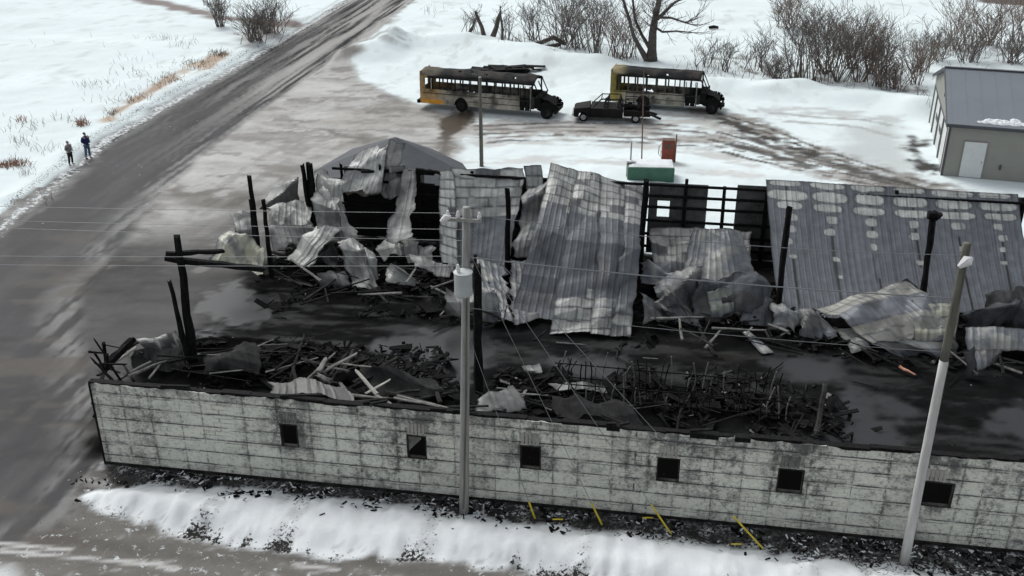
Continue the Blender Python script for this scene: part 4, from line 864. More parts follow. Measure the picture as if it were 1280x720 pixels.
pile('rotten log lying along the inner side of the front wall', 'logs along the wall', [(430, 490), (560, 503), (560, 512), (450, 500)], 7, (1.6, 2.1), (1.5, 3.2), (.12, .2), ['char2', 'ashwood'], 13, ang=0, updown=.02)

# animal pens: burnt stall frames behind the wall
for r_, (vv, u0, u1) in enumerate(((6.6, 15.6, 24.6), (8.2, 15.3, 24.2))):
    pf = empty('pen_frame', W(u0, vv), ANG, ('front' if r_ == 0 else 'rear')+' row of burnt pen uprights behind the wall', 'pen frame', 'burnt pen frames')
    r = random.Random(r_+3)
    for zz in (.35, .95):
        b = MB(); b.quadbox((0, 0, zz), (u1-u0, r.uniform(-.1, .1), zz+r.uniform(-.1, .1)), .03, .04); b.build('rail', M['char'], pf)
    x = .1
    while x < u1-u0:
        if r.random() < .88:
            b = MB(); b.tube([(x, 0, 0), (x+r.uniform(-.08, .08), r.uniform(-.05, .05), .7), (x+r.uniform(-.2, .2), r.uniform(-.2, .2), r.uniform(.9, 1.6))], .028, 5); b.build('upright', M['ashwood'] if r.random() < .3 else M['char2'] if r.random() < .6 else M['char'], pf)
        x += r.uniform(.18, .34)
rough_beam('leaning grey post at the right end of the pens', G(1020, 548), G(1032, 480, .9), .22, .2, M['char2'], 170, group='pen end posts', w2=.2)

# ash and broken bits covering the floor under the heaps: uncountable
def shard(b, r, p, l, w, t, tilt=.35):
    a = r.uniform(0, 2*PI); d = Vector((math.cos(a), math.sin(a), r.gauss(0, tilt))).normalized(); x = d.cross(Vector((r.gauss(0, .3), r.gauss(0, .3), 1))).normalized(); y = x.cross(d)
    k = len(b.v); d = d*l/2; q1 = r.uniform(.3, 1); q2 = r.uniform(.3, 1)
    for sg, q in ((-1, q1), (1, q2)):
        c = p+d*sg
        b.v += [tuple(c-x*w*q/2-y*t/2), tuple(c+x*w*q/2-y*t/2), tuple(c+x*w*q/2*r.uniform(.5, 1.2)+y*t/2), tuple(c-x*w*q/2+y*t/2)]
    b.f += [(k, k+3, k+2, k+1), (k+4, k+5, k+6, k+7)]+[(k+j, k+(j+1) % 4, k+4+(j+1) % 4, k+4+j) for j in range(4)]
def rubble(name, label, polys, n, seed, size, mat, zmax):
    r = random.Random(seed); b = MB()
    for (poly, share) in polys:
        x0 = min(p[0] for p in poly); x1 = max(p[0] for p in poly); y0 = min(p[1] for p in poly); y1 = max(p[1] for p in poly)
        for i in range(int(n*share)):
            p = Vector(G(r.uniform(x0, x1)+r.gauss(0, 16), r.uniform(y0, y1)+r.gauss(0, 5), 0))
            if -.3 < UV(p)[1] < .6 or UV(p)[0] < -.6 or vn(np.array([p.x*.6]), np.array([p.y*.6]), 8)[0] < .46: continue
            l = r.uniform(*size)*(1 if r.random() < .8 else 2.2); p.z = ground_z(p.x, p.y)+.02+r.random()**2*zmax*.5
            shard(b, r, p, l, l*r.uniform(.15, .8), r.uniform(.01, .06))
    o = b.build(name, mat); return tag(o, label, 'rubble', kind='stuff')
rub = [([(115, 432), (560, 500)], .22), ([(600, 468), (960, 530)], .13), ([(900, 490), (1060, 552)], .04), ([(340, 300), (640, 395)], .25), ([(800, 370), (1290, 450)], .25)]
rub = [([(a[0], a[1]), (b[0], b[1])], s_) for (a, b), s_ in rub]
rubble('ash_rubble', 'black ash and broken bits spread under the heaps in the ruin', rub, 6500, 5, (.10, .50), M['ash'], .5)
rubble('pale_rubble', 'grey fragments strewn through the ruin', rub, 450, 6, (.05, .22), M['ashwood'], .5)
sb_ = []
for i in range(24): a = W(-.2+i*1.45, -.9, 0); sb_.append(a)
def striprub(name, label, n, mat, seed, size):
    r = random.Random(seed); b = MB()
    for i in range(n):
        p = Vector(W(r.uniform(-1, 36), -.12-abs(r.gauss(0, .65)), 0)); s_ = r.uniform(*size); p.z = ground_z(p.x, p.y)+.01
        if vn(np.array([p.x*1.3]), np.array([p.y*1.3]), 18)[0] < .4: continue
        shard(b, r, p, s_*1.6, s_*r.uniform(.3, 1), s_*r.uniform(.15, .5))
    tag(b.build(name, mat), label, 'rubble', kind='stuff')
striprub('ash_rubble', 'dark debris fallen along the foot of the front wall', 1500, M['ash'], 8, (.02, .16))
striprub('snow_crumbs', 'lumps of dirty snow along the foot of the front wall', 700, M['snowcap'], 9, (.02, .12))

# ------------------------------------------------------------------ utility poles and wires
def upole(label, base, topw, r0, r1, splits, rz):
    h = topw[2]; root = empty('utility_pole', base, 0, label, 'utility pole', 'utility poles in front of the ruin')
    top = Vector(topw)-Vector(base)
    for nm, t0, t1, m_, lb in splits:
        b = MB(); n = 8
        b.tube([top*(t0+(t1-t0)*i/n) for i in range(n+1)], [r0+(r1-r0)*(t0+(t1-t0)*i/n) for i in range(n+1)], 12)
        o = b.build(nm, M[m_], root, smooth=True)
        if lb: o['label'] = lb
    return root, top
cbase = G(580, 641); ctop = k(583, 259, UV(cbase)[1])
cp, ct = upole('grey wooden utility pole with a transformer in front of the wall, centre', cbase, ctop, .165, .11, [('shaft', 0, 1, 'pole', None)], 0)
ex = Vector(e)
b = MB(); zc = ct.z-.35; b.quadbox(Vector((ct.x*.97, ct.y*.97, zc))-ex*.65+Vector((0, -.14, 0)), Vector((ct.x*.97, ct.y*.97, zc))+ex*.45+Vector((0, -.14, 0)), .09, .1); b.build('crossarm', M['pole'], cp)
for sx_ in (-.55, -.25, .38):
    b = MB(); c = Vector((ct.x, ct.y-.14, zc+.05))+ex*sx_; b.tube([c, c+Vector((0, 0, .07)), c+Vector((0, 0, .14)), c+Vector((0, 0, .22))], [.03, .07, .05, .03], 10); b.build('insulator', M['porcelain'], cp)
tb = ct*.0; tz0 = k(580, 367, UV(cbase)[1]-.3)[2]; tz1 = k(580, 337, UV(cbase)[1]-.3)[2]
cx = (k(579, 352, UV(cbase)[1]-.42)-cbase)
tcx, tcy = float(cx[0]), float(cx[1])
b = MB(); b.tube([(tcx, tcy, tz0), (tcx, tcy, tz0+.05), (tcx, tcy, tz1-.07), (tcx, tcy, tz1-.02), (tcx, tcy, tz1)], [.22, .27, .27, .29, .2], 20); tf = b.build('transformer', M['trafo'], cp, smooth=False)
b = MB(); b.tube([(tcx-.12, tcy-.05, tz1), (tcx-.14, tcy-.05, tz1+.1), (tcx-.15, tcy-.05, tz1+.24)], [.05, .07, .03], 8); b.build('bushing', M['porcelain'], tf)
b = MB(); b.quadbox((tcx, tcy+.15, tz0+.3), (tcx, tcy+.5, tz0+.3), .16, .1); b.build('bracket', M['greymetal'], cp)
b = MB(); b.quadbox((.12, 0, tz1+.1), (.55, 0, tz1+.12), .05, .05); b.tube([(.52, 0, tz1-.25), (.52, 0, tz1+.35)], .05, 8); b.build('fuse_cutout', M['char2'], cp)
b = MB(); b.tube([(.0, -.17, .3), (ct.x*.5, -.17, 4), (ct.x*.95, ct.y*.95-.16, 9)], .03, 6); b.build('conduit', M['pole_dark'], cp)
b = MB(); c = Vector((ct.x, ct.y-.2, ct.z-.35))-ex*.5; b.tube([c+Vector((-.25, 0, -.05)), c+Vector((-.1, 0, .08)), c+Vector((.05, 0, .1))], [.05, .11, .05], 8); b.build('surge_arrester', M['porcelain'], cp)
rbase = G(1130, 704); rtop = k(1209, 304, UV(rbase)[1])
h_ = rtop[2]
rp, rt = upole('bare utility pole at the right end of the wall, dark top and pale lower length', rbase, rtop, .15, .11, [('shaft_lower', 0, .67, 'pole_pale', 'pale bleached lower length'), ('shaft_upper', .67, 1, 'pole_dark', 'dark damp upper length')], 0)
b = MB(); c = rt*.955; b.tube([c+Vector((-.2, -.2, -.12)), c+Vector((0, -.22, .08)), c+Vector((.12, -.2, .14))], [.06, .16, .05], 8); b.build('insulator', M['porcelain'], rp)
b = MB(); b.quadbox((.13, .0, 0.2), tuple(rt*.66+Vector((.14, 0, 0))), .03, .03); b.build('ground_wire_strip', M['pole_dark'], rp)
def wire(label, a, b_, sagm, r=.013, group='power lines', name='power_line', cat='wire', n=24):
    a = Vector(a); b_ = Vector(b_); m_ = MB()
    m_.tube([a.lerp(b_, i/n)-Vector((0, 0, 4*sagm*(i/n)*(1-i/n))) for i in range(n+1)], r, 5)
    return tag(m_.build(name, M['wire'], origin=tuple(a)), label, cat, group)
pv = UV(cbase)[1]; rv = UV(rbase)[1]
def lext(xa, ya, xb, yb, px): return ya+(yb-ya)*(px-xa)/(xb-xa)
for lb, (xa, ya, xb, yb) in (('topmost wire running left from the centre pole', (107, 255, 559, 266)), ('second wire from the top running left of the centre pole', (22, 271, 547, 286)), ('third wire from the top running left of the centre pole', (12, 280, 559, 300)),
                            ('fourth wire from the top running left of the centre pole', (0, 315, 559, 320)), ('lowest wire running left from the centre pole', (0, 326, 559, 332))):
    wire(lb, k(582, lext(xa, ya, xb, yb, 582), pv), k(-700, lext(xa, ya, xb, yb, -700), pv), .15, .008)
wire('upper wire spanning between the two utility poles', k(592, 268, pv), k(1207, 319, rv), .25, .011)
wire('lower thick cable spanning between the two utility poles', k(590, 322, pv), k(1197, 373, rv), .12, .020)
wire('service wire dropping low across the middle sheet to the right pole', k(586, 385, pv), k(1178, 440, rv), .1, .008)
GG = 'guy wires with yellow guards'
for lb, top_, g_, t0 in (('guy wire reaching furthest right from the centre pole', (590, 290), (955, 687), .80), ('second guy wire from the right, its guard below the fourth window', (590, 304), (840, 669), .80), ('third guy wire from the right of the centre pole', (588, 318), (753, 657), .84), ('shortest guy wire, closest to the centre pole', (586, 420), (669, 649), .82)):
    g = np.array(G(*g_)); root = empty('guy_wire', g, 0, lb, 'guy wire', GG)
    t = Vector(k(top_[0], top_[1], pv))-Vector(g); b = MB(); b.tube([t*i/10 for i in range(11)], .010, 5); b.build('cable', M['wire'], root)
    b = MB(); b.tube([t*(.004+.022*i*(1-t0)*5) for i in range(6)], .032, 8); b.build('guard', M['yellow'], root)
for i, (px, py) in enumerate(((700, 653), (812, 651), (923, 684))):
    g = np.array(G(px, py)); b = MB(); r = random.Random(i); pts = [(.25, 0, .0), (.42, .0, .01), (.60, .0, .0)]
    b.tube(pts, .025, 6); o = b.build('yellow_tube', M['yellow'], origin=None); o.location = tuple(g+np.array([-.5, 0, .12])); tag(o, ['short yellow tube lying left of the other two, nearest the centre pole', 'yellow tube scrap lying under the fourth window', 'yellow tube scrap lying furthest right by the snow bank'][i], 'tube', 'yellow scraps')
gp = empty('meter_stake', G(604, 652), 0, 'short black-topped stake just right of the centre pole foot', 'stake'); b = MB(); b.tube([(0, 0, 0), (0.02, 0, .75)], .03, 6); b.build('rod', M['greymetal'], gp); b = MB(); b.tube([(.02, 0, .75), (.025, 0, .95)], .045, 8); b.build('cap', M['char'], gp)
# far poles in the yard
fb = G(602, 209); ft = Y(600, 97, fb[1]); yp = empty('yard_pole', fb, 0, 'bare wooden pole standing in front of the left bus', 'pole'); b = MB(); t = Vector(ft-fb); b.tube([t*0, t*.5, t], [.14, .12, .10], 10); b.build('shaft', M['pole_dark'], yp, smooth=True); b = MB(); b.tube([t, t*1.01], [.11, .06], 10); b.build('cap', M['greymetal'], yp)
fb = G(802, 203); ft = Y(805, 88, fb[1]); b = MB(); t = Vector(ft-fb); b.tube([t*0, t*.5, t], [.045, .04, .03], 8); o = b.build('thin_mast', M['rust'], origin=None); o.location = tuple(fb); tag(o, 'very thin mast in front of the burnt pickup, left of the red pump', 'mast')
fb = G(843, 207); ft = Y(846, 168, fb[1]); b = MB(); t = Vector(ft-fb); b.tube([t*0, t*.5, t], [.05, .05, .045], 8); o = b.build('steel_stake', M['rust'], origin=None); o.location = tuple(fb); tag(o, 'leaning rusty stake touching the right side of the red pump', 'stake')

# green fuel tank box, its vent, and the red pump
g0 = (G(785, 232)+G(843, 232))/2; wd = np.linalg.norm(G(843, 232)-G(785, 232))
gt = empty('fuel_tank_box', g0+np.array([0, .9, 0]), ANG*.4, 'green fuel tank box with snow on top behind the ruin', 'fuel tank')
b = MB(); b.box(-wd/2, wd/2, -.9, .9, .12, 1.15); body = b.build('tank', M['green'], gt)
bv = body.modifiers.new('bevel', 'BEVEL'); bv.width = .06; bv.segments = 2
for x in (-wd*.35, 0, wd*.35): b = MB(); b.box(x-.04, x+.04, -.925, -.903, .18, 1.1); b.build('stiffener', M['green'], gt)
for x in (-wd*.35, wd*.35): b = MB(); b.box(x-.12, x+.12, -.8, .8, 0, .118); b.build('skid', M['rust'], gt)
b = MB(); n = 14
for i in range(n):
    for j in range(7):
        pass
gg_x = np.linspace(-wd/2+.08, wd/2-.05, 24); gg_y = np.linspace(-.75, .85, 14); XX, YY = np.meshgrid(gg_x, gg_y); XX = XX.ravel(); YY = YY.ravel()
ed = np.minimum(np.minimum(XX-gg_x[0], gg_x[-1]-XX), np.minimum(YY-gg_y[0], gg_y[-1]-YY)); ZZ = 1.155+.09*ss(0, .25, ed)*(.5+fbm(XX*2, YY*2, 4))
ii_ = (np.arange(13)[:, None]*24+np.arange(23)[None, :]).ravel(); o = npmesh('snow_cover', np.stack([XX, YY, ZZ], 1), np.stack([ii_, ii_+1, ii_+25, ii_+24], 1), M['snowcap'], parent=gt)
vp = empty('vent_pipe', G(787, 226), 0, 'pale capped vent pipe at the left end of the green tank', 'pipe'); b = MB(); b.box(-.22, .22, -.2, .2, 0, 1.3); b.build('housing', M['ashwood'], vp); b = MB(); b.box(-.27, .27, -.25, .25, 1.302, 1.38); b.build('lid', M['snowcap'], vp); b = MB(); b.tube([(0, 0, 1.38), (0, 0, 2.6)], .05, 8); b.build('pipe', M['greymetal'], vp)
rpmp = empty('fuel_pump', G(834, 205), -.1, 'faded red upright fuel pump standing on the snow', 'fuel pump')
b = MB(); b.box(-.42, .42, -.28, .28, 0.05, 1.62); o = b.build('cabinet', M['red'], rpmp); bv = o.modifiers.new('bevel', 'BEVEL'); bv.width = .04; bv.segments = 2
b = MB(); b.box(-.40, .40, -.3, .3, 1.625, 1.70); b.build('top', M['rust'], rpmp); b = MB(); b.box(-.28, .28, -.30, -.283, 1.15, 1.45); b.build('dial_panel', M['rust'], rpmp); b = MB(); b.box(-.48, .48, -.34, .34, 0, .048); b.build('plinth', M['rust'], rpmp)
b = MB(); b.tube([(-.43, 0, 1.4), (-.6, 0, 1.2), (-.62, 0, .7), (-.5, 0, .5), (-.46, 0, .9)], .025, 6); b.build('hose', M['char'], rpmp)
b = MB(); b.tube([(-1.0, -.1, 0), (-1.0, -.1, .04), (-1.0, -.1, .06)], [.45, .45, .2], 12); o = b.build('drain_lid', M['char'], origin=None); o.location = tuple(G(834, 205)+np.array([0, 0, .01])); tag(o, 'dark round lid on the snow left of the red pump', 'lid')

# ------------------------------------------------------------------ buses
def burn(fn):
    def f(p):
        c = fn(p); n_ = float(fbm(np.array([p.x*.9+p.y]), np.array([p.z*1.4]), 3)[0]); n2_ = float(fbm(np.array([p.x*2.2+p.y]), np.array([p.z*2.0]), 9, 4)[0]); q_ = float(ss(.48, .68, np.array(n2_)))*.75; return [max(.004, x*(.7+.6*n_)*(1-q_)+.015*q_) for x in c]
    return f
def bus(label, origin, yaw, BL, rearw, frontw, nwin, seed, yellow_len, roofpal):
    r = random.Random(seed); W2 = 1.2; root = empty('burnt_bus', origin, yaw, label, 'bus', 'burnt school buses')
    # x: 0 = rear of body, BL = front of body; hood beyond
    YEL = (.38, .26, .13) if not roofpal else (.30, .25, .08); GRY = (.34, .32, .27); BLK = (.018, .018, .018)
    def side(p):
        t = ss(yellow_len*.6, yellow_len*1.25, np.array(p.x+ (2.0-p.z)*.25))
        c = [a*(1-t)+b*t for a, b in zip(YEL, GRY)]
        up = float(ss(1.25, 1.75, np.array(p.z+.35*math.sin(p.x*1.3+seed))))*float(ss(.6, 2.0, np.array(p.x)))
        fr = float(ss(BL-1.7, BL-.6, np.array(p.x))); q = min(.95, max(up*.7, fr))
        return [a*(1-q)+b*q for a, b in zip(c, BLK)]
    zs0, zs1, zw0, zw1, zr = .50, 1.05, (1.42 if roofpal else 1.64), 2.50, 2.68
    door0, door1 = BL-1.15, BL-.35
    def gridpanel(x0, x1, y, z0, z1, t=.05, nx=None):
        nx = nx or max(2, int((x1-x0)/.18)); nz = max(2, int((z1-z0)/.16)); P_ = []
        for k_ in (0, 1):
            for j in range(nz+1):
                for i in range(nx+1):
                    dy = .03*(float(vn(np.array([x0+(x1-x0)*i/nx])*1.7, np.array([j*.6]), seed)[0])-.5) if 0 < i < nx else 0
                    P_.append((x0+(x1-x0)*i/nx, y+(t if k_ else 0)+dy, z0+(z1-z0)*j/nz))
        f = []; N = (nx+1)*(nz+1)
        for j in range(nz):
            for i in range(nx):
                a = j*(nx+1)+i; f.append((a, a+1, a+nx+2, a+nx+1)); f.append((N+a, N+a+nx+1, N+a+nx+2, N+a+1))
        for i in range(nx): a = i; f.append((a+1, a, N+a, N+a+1)); a = nz*(nx+1)+i; f.append((a, a+1, N+a+1, N+a))
        for j in range(nz): a = j*(nx+1); f.append((a, a+nx+1, N+a+nx+1, N+a)); a += nx; f.append((a+nx+1, a, N+a, N+a+nx+1))
        return P_, f
    for sgn in (-1, 1):
        y = -W2 if sgn < 0 else W2-.05; b = MB(); segs = []
        wa = .55; xs_ = [0.0]; arch = [(rearw-wa, rearw+wa)]
        end = door0 if sgn < 0 else BL
        pieces = [(0, rearw-wa, zs0, zw0), (rearw-wa, rearw+wa, zs1+.1, zw0), (rearw+wa, end, zs0, zw0)]
        if sgn < 0: pieces.append((door1, BL, zs0+.2, zw0))
        for x0, x1, a, c in pieces:
            P_, f = gridpanel(x0, x1, y, a, c); kk = len(b.v); b.v += P_; b.f += [tuple(i+kk for i in q) for q in f]
        # wheel arch corners
        for q in (-1, 1):
            pts = [(rearw+q*wa, zs0)]+[(rearw+q*wa*math.cos(t_), zs0+(zs1+.1-zs0)*math.sin(t_)) for t_ in (0.001, .5, .9, 1.2, 1.57)]+[(rearw+q*wa, zs1+.1)]
            for i in range(1, 5):
                b.poly([(rearw+q*wa, y-.0, zs1+.1), (pts[i][0], y, pts[i][1]), (pts[i+1][0], y, pts[i+1][1])])
        b.build('side_panel', M['bus'], root, col=burn(side))
        x0 = yellow_len*.5; step = (end-.1-x0)/nwin
        for i in range(nwin+1):
            x = x0+i*step; pl = MB(); w_ = r.uniform(.04, .07); pl.box(x-w_, x+w_, y, y+.05, zw0+.002, zw1)
            pl.build('window_pillar', M['bus'], root, col=burn(lambda p: (.09, .08, .06) if roofpal else BLK))
        hd = MB(); P_, f = gridpanel(0, BL, y, zw1+.002, zr); hd.v += P_; hd.f += f
        hd.build('window_header', M['bus'], root, col=burn(lambda p: YEL if p.x < yellow_len*.35 else BLK))
        # rear quarter window surround
        rq = MB(); P_, f = gridpanel(0, .42, y, zw0+.002, zw1); rq.v += P_; rq.f += f; rq.build('rear_pillar', M['bus'], root, col=burn(lambda p: YEL))
        if sgn < 0:
            rr = MB(); rr.box(.2, end, y-.03, y-.002, 1.30, 1.36); rr.box(rearw+wa+.05, end, y-.03, y-.002, .86, .90); rr.build('rub_rail', M['bus'], root, col=burn(lambda p: (.08, .07, .05)))
    # roof
    nxr, nyr = int(BL/.22), 12; P_ = []; cols = []
    for i in range(nxr+1):
        for j in range(nyr+1):
            x = BL*i/nxr; a = -1+2*j/nyr; yy = a*W2; z = zr+.42*(1-abs(a)**2.6)
            z -= .10*abs(math.sin(x*1.9+seed))*(1-abs(a))+.12*float(vn(np.array([x*1.3]), np.array([a*2.5+9]), seed)[0]); P_.append((x, yy, z))
            t = float(ss(yellow_len*.4, yellow_len*1.0, np.array(x))); q = float(fbm(np.array([x*1.1]), np.array([a*2.0]), seed+5)[0])
            g_ = (.010, .012, .012) if q < .55 else (.032, .027, .025); cc = (.10, .09, .07) if not roofpal else (.22, .19, .11)
            cols.append([u_*(1-t)+v_*t for u_, v_ in zip(cc, g_)])
    f = [(i*(nyr+1)+j, i*(nyr+1)+j+1, (i+1)*(nyr+1)+j+1, (i+1)*(nyr+1)+j) for i in range(nxr) for j in range(nyr) if not (r.random() < .012 and i > 4)]
    f = [q[::-1] for q in f]
    o = npmesh('roof', np.array(P_), np.array(f), M['bus'], np.array(cols), smooth=True, parent=root); md = o.modifiers.new('t', 'SOLIDIFY'); md.thickness = .03
    # rear end wall with windows
    b = MB(); b.box(-.05, -.002, -W2+.08, W2-.08, zs0+.1, zw0); b.box(-.05, -.002, -W2+.08, -.55, zw0, zw1); b.box(-.05, -.002, .55, W2-.08, zw0, zw1); b.box(-.05, -.002, -W2+.12, W2-.12, zw1, zr+.28); b.build('rear_panel', M['bus'], root, col=burn(lambda p: YEL))
    b = MB(); b.box(-.30, -.055, -W2, W2, .48, .72); b.build('rear_bumper', M['char'], root)
    if not roofpal:
        b = MB(); b.box(.1, 1.9, -W2-.012, -W2-.003, .51, .84); o = b.build('lower_skirt', M['bus'], root, col=lambda p: (.62, .30, .05)); o['label'] = 'orange unburnt strip of skirt'
    b = MB(); b.box(.02, BL-.02, -W2+.06, W2-.06, .80, .86); b.box(.3, BL+.9, -.45, -.33, .55, .75); b.box(.3, BL+.9, .33, .45, .55, .75); b.box(rearw-.62, rearw+.62, -W2+.3, W2-.3, .45, .798); b.box(rearw-.6, rearw-.52, -W2+.06, -W2+.3, .5, 1.1); b.box(rearw-.6, rearw+.6, -W2+.06, -W2+.3, 1.06, 1.14); b.box(rearw+.52, rearw+.6, -W2+.06, -W2+.3, .5, 1.1); b.build('floor_frame', M['black'], root)
    for i in range(int((BL-2.6)/.82)):
        for sgn in (-1, 1):
            b = MB(); x = .9+i*.82; b.tube([(x, sgn*.95, .87), (x+r.uniform(-.05, .05), sgn*.95, 1.34+r.uniform(-.12, .05)), (x, sgn*.35, 1.32), (x, sgn*.35, .87)], .025, 5); b.box(x, x+.38, min(sgn*.35, sgn*.95), max(sgn*.35, sgn*.95), 1.18, 1.24); b.build('seat_frame', M['char'], root)
    # door, windscreen posts, dash, hood, wheels
    for x in (door0, (door0+door1)/2): b = MB(); b.box(x+.02, x+.38, -W2+.01, -W2+.05, .55, .62); b.box(x+.02, x+.07, -W2+.01, -W2+.05, .62, 2.40); b.box(x+.33, x+.38, -W2+.01, -W2+.05, .62, 2.40); b.box(x+.07, x+.33, -W2+.015, -W2+.045, .62, 1.25); b.build('door_leaf', M['char'], root)
    b = MB(); b.quadbox((door1+.06, -W2+.03, .5), (door1+.06, -W2+.03, 2.42), .09, .09); b.build('door_post', M['ashwood'], root)
    ws = MB()
    for y in (-W2+.05, 0, W2-.05): ws.quadbox((BL+.42, y, 1.62), (BL-.02, y*.95, 2.60), .07, .07)
    ws.quadbox((BL+.42, -W2+.05, 1.62), (BL+.42, W2-.05, 1.62), .08, .1); ws.build('windscreen_frame', M['char'], root)
    b = MB(); b.box(BL, BL+.40, -W2+.05, W2-.05, .9, 1.58); b.build('cowl', M['black'], root)
    ew = MB(); P_ = []
    for k_ in range(16):
        x = BL+.45+r.random()*1.1; y = r.uniform(-.75, .75); s_ = r.uniform(.14, .34); z = r.uniform(.55, 1.25)-(x-BL-.45)*.18
        ew.quadbox((x-s_, y, z), (x+s_, y+r.uniform(-.2, .2), z+r.uniform(-.15, .15)), s_*r.uniform(.6, 1.3), s_*r.uniform(.6, 1.2))
    ew.build('engine', M['char'], root)
    hb = MB(); hb.poly([(BL+.42, -.8, 1.5), (BL+1.0, -.72, 1.32), (BL+1.0, .72, 1.30), (BL+.42, .8, 1.5)]); hb.poly([(BL+1.0, -.72, 1.32), (BL+1.45, -.6, 1.0), (BL+1.4, .6, 1.05), (BL+1.0, .72, 1.30)]); o = hb.build('hood', M['char'], root); md = o.modifiers.new('t', 'SOLIDIFY'); md.thickness = .03
    for sgn in (-1, 1):
        b = MB(); x = frontw; pts = [(x+.62*math.cos(a), sgn*1.08, .52+.60*math.sin(a)) for a in np.linspace(.1, 3.0, 8)]
        for i in range(7): b.quadbox(pts[i], pts[i+1], .34, .03, up=(0, 1, 0))
        b.build('fender', M['char'], root)
        for x, yy in ((rearw, sgn*.98), (frontw, sgn*1.02)):
            b = MB(); b.tube([(x, yy-.13, .46), (x, yy-.12, .46), (x, yy+.12, .46), (x, yy+.13, .46)], [.36, .46, .46, .36], 20); w_ = b.build('wheel', M['black'], root)
            b = MB(); b.tube([(x, yy+sgn*.135, .46), (x, yy+sgn*.15, .46)], [.27, .20], 16); b.build('rim', M['char2'], w_)
    b = MB(); b.box(BL+1.55, BL+1.68, -1.1, 1.1, .42, .66); b.build('front_bumper', M['char'], root)
    b = MB(); b.tube([(BL+.35, -W2, 1.7), (BL+.7, -W2-.25, 1.85), (BL+.7, -W2-.25, 2.2)], .02, 6); b.box(BL+.66, BL+.72, -W2-.36, -W2-.14, 2.0, 2.3); b.build('mirror', M['char'], root)
    return root
def yaw(a, b): return math.atan2(b[1]-a[1], b[0]-a[0])
# right-side wheels touch the ground at these surveyed points
a, b_ = G(577, 140), G(683, 149); yw = yaw(a, b_); wb = float(np.linalg.norm(b_-a)); ux = Vector((math.cos(yw), math.sin(yw), 0)); uy = Vector((-math.sin(yw), math.cos(yw), 0))
rear1 = 3.35; BL1 = rear1+wb-.95
bus('long burnt school bus at left with orange strip under its tail, roof charred', Vector(a)-ux*rear1+uy*1.1, yw, BL1, rear1, rear1+wb, 11, 3, 2.0, False)
a2, b2 = G(813, 139), G(889, 143); yw2 = yaw(a, b_)+.02; u2 = Vector((math.cos(yw2), math.sin(yw2), 0)); v2 = Vector((-math.sin(yw2), math.cos(yw2), 0)); wb2 = 5.3
bus('shorter burnt school bus at right behind the pickup, yellow-green tail and open windows', Vector(b2)-u2*(wb2+2.6)+v2*1.1, yw2, 2.6+wb2-.95, 2.6, 2.6+wb2, 7, 5, 1.3, True)
# collapsed dark heap on the far side of bus one
c0 = Vector(G(632, 90)); b = MB(); r = random.Random(4)
for i in range(60):
    p = c0+Vector((r.gauss(0, 1.1), r.gauss(0, .45), .04+r.random()*.4)); s_ = r.uniform(.4, .9); b.quadbox(p-Vector((s_, 0, 0)), p+Vector((s_, r.uniform(-.4, .4), r.uniform(-.2, .2))), s_*.7, .08)
b.box(c0.x-2, c0.x+2, c0.y-.6, c0.y+.6, c0.z-.1, c0.z+.12)
tag(b.build('debris_heap', M['char'], origin=tuple(c0)), 'dark scrap heap lying on snow behind the roof of the left bus', 'scrap heap')

# ------------------------------------------------------------------ burnt pickup
a3, b3 = G(735, 152), G(795, 154); yw3 = yaw(a3, b3)
pk = empty('burnt_pickup', Vector((a3+b3)/2)+Vector((0, .85, 0)), yw3+PI, 'rusty burnt-out crew cab pickup with bare rack, nose to the left', 'pickup')
# local x forward (left in the photo); right-hand half width .92
RU = (.016, .0155, .0145)
def pkc(p): return [x*(.5+float(fbm(np.array([p.x*2]), np.array([p.z*3+p.y]), 5)[0])) for x in (RU if p.z > .62 else (.008, .008, .008))]
def prism(b, prof, y0, y1):
    n = len(prof); kk = len(b.v); b.v += [(x, y0, z) for x, z in prof]+[(x, y1, z) for x, z in prof]
    b.f.append(tuple(range(kk, kk+n))); b.f.append(tuple(range(kk+n, kk+2*n))[::-1]); b.f += [(kk+(i+1) % n, kk+i, kk+n+i, kk+n+(i+1) % n) for i in range(n)]
b = MB(); prism(b, [(2.75, .35), (2.8, .75), (2.7, 1.02), (1.55, 1.18), (1.5, .35), (1.72, .35), (1.78, .62), (2.05, .76), (2.35, .62), (2.4, .35)], -.9, .9); o = b.build('hood', M['bus'], pk, col=pkc)
b = MB(); prism(b, [(1.5, .35), (1.5, 1.12), (-.85, 1.12), (-.85, .35)], -.93, .93); b.build('cab_lower', M['bus'], pk, col=pkc)
b = MB()
for s_ in (-1, 1):
    for xa, xb in ((1.35, .72), (.25, .22), (-.8, -.62)): b.quadbox((xa, s_*.88, 1.12), (xb, s_*.74, 1.76), .08, .07)
b.build('cab_pillars', M['char'], pk)
b = MB()
for p_, q_ in (((.74, -.76, 1.76), (.74, .76, 1.70)), ((-.62, -.76, 1.76), (-.62, .76, 1.74)), ((.74, -.74, 1.74), (-.62, -.74, 1.76)), ((.74, .74, 1.70), (-.62, .74, 1.74)), ((.2, -.76, 1.76), (.1, .76, 1.6))): b.quadbox(p_, q_, .07, .06)
b.build('cab_roof', M['char'], pk)
for xs2 in (-.45, .45):
    for x_ in (.55, -.45): b = MB(); b.quadbox((x_, xs2, 1.12), (x_-.15, xs2, 1.5), .45, .06); b.build('seat_frame', M['char'], pk)
b = MB(); b.box(-2.9, -.9, -.92, -.84, .5, 1.05); b.box(-2.9, -.9, .84, .92, .5, 1.05); b.box(-2.9, -.9, -.84, .84, .5, .58); o = b.build('bed', M['bus'], pk, col=pkc)
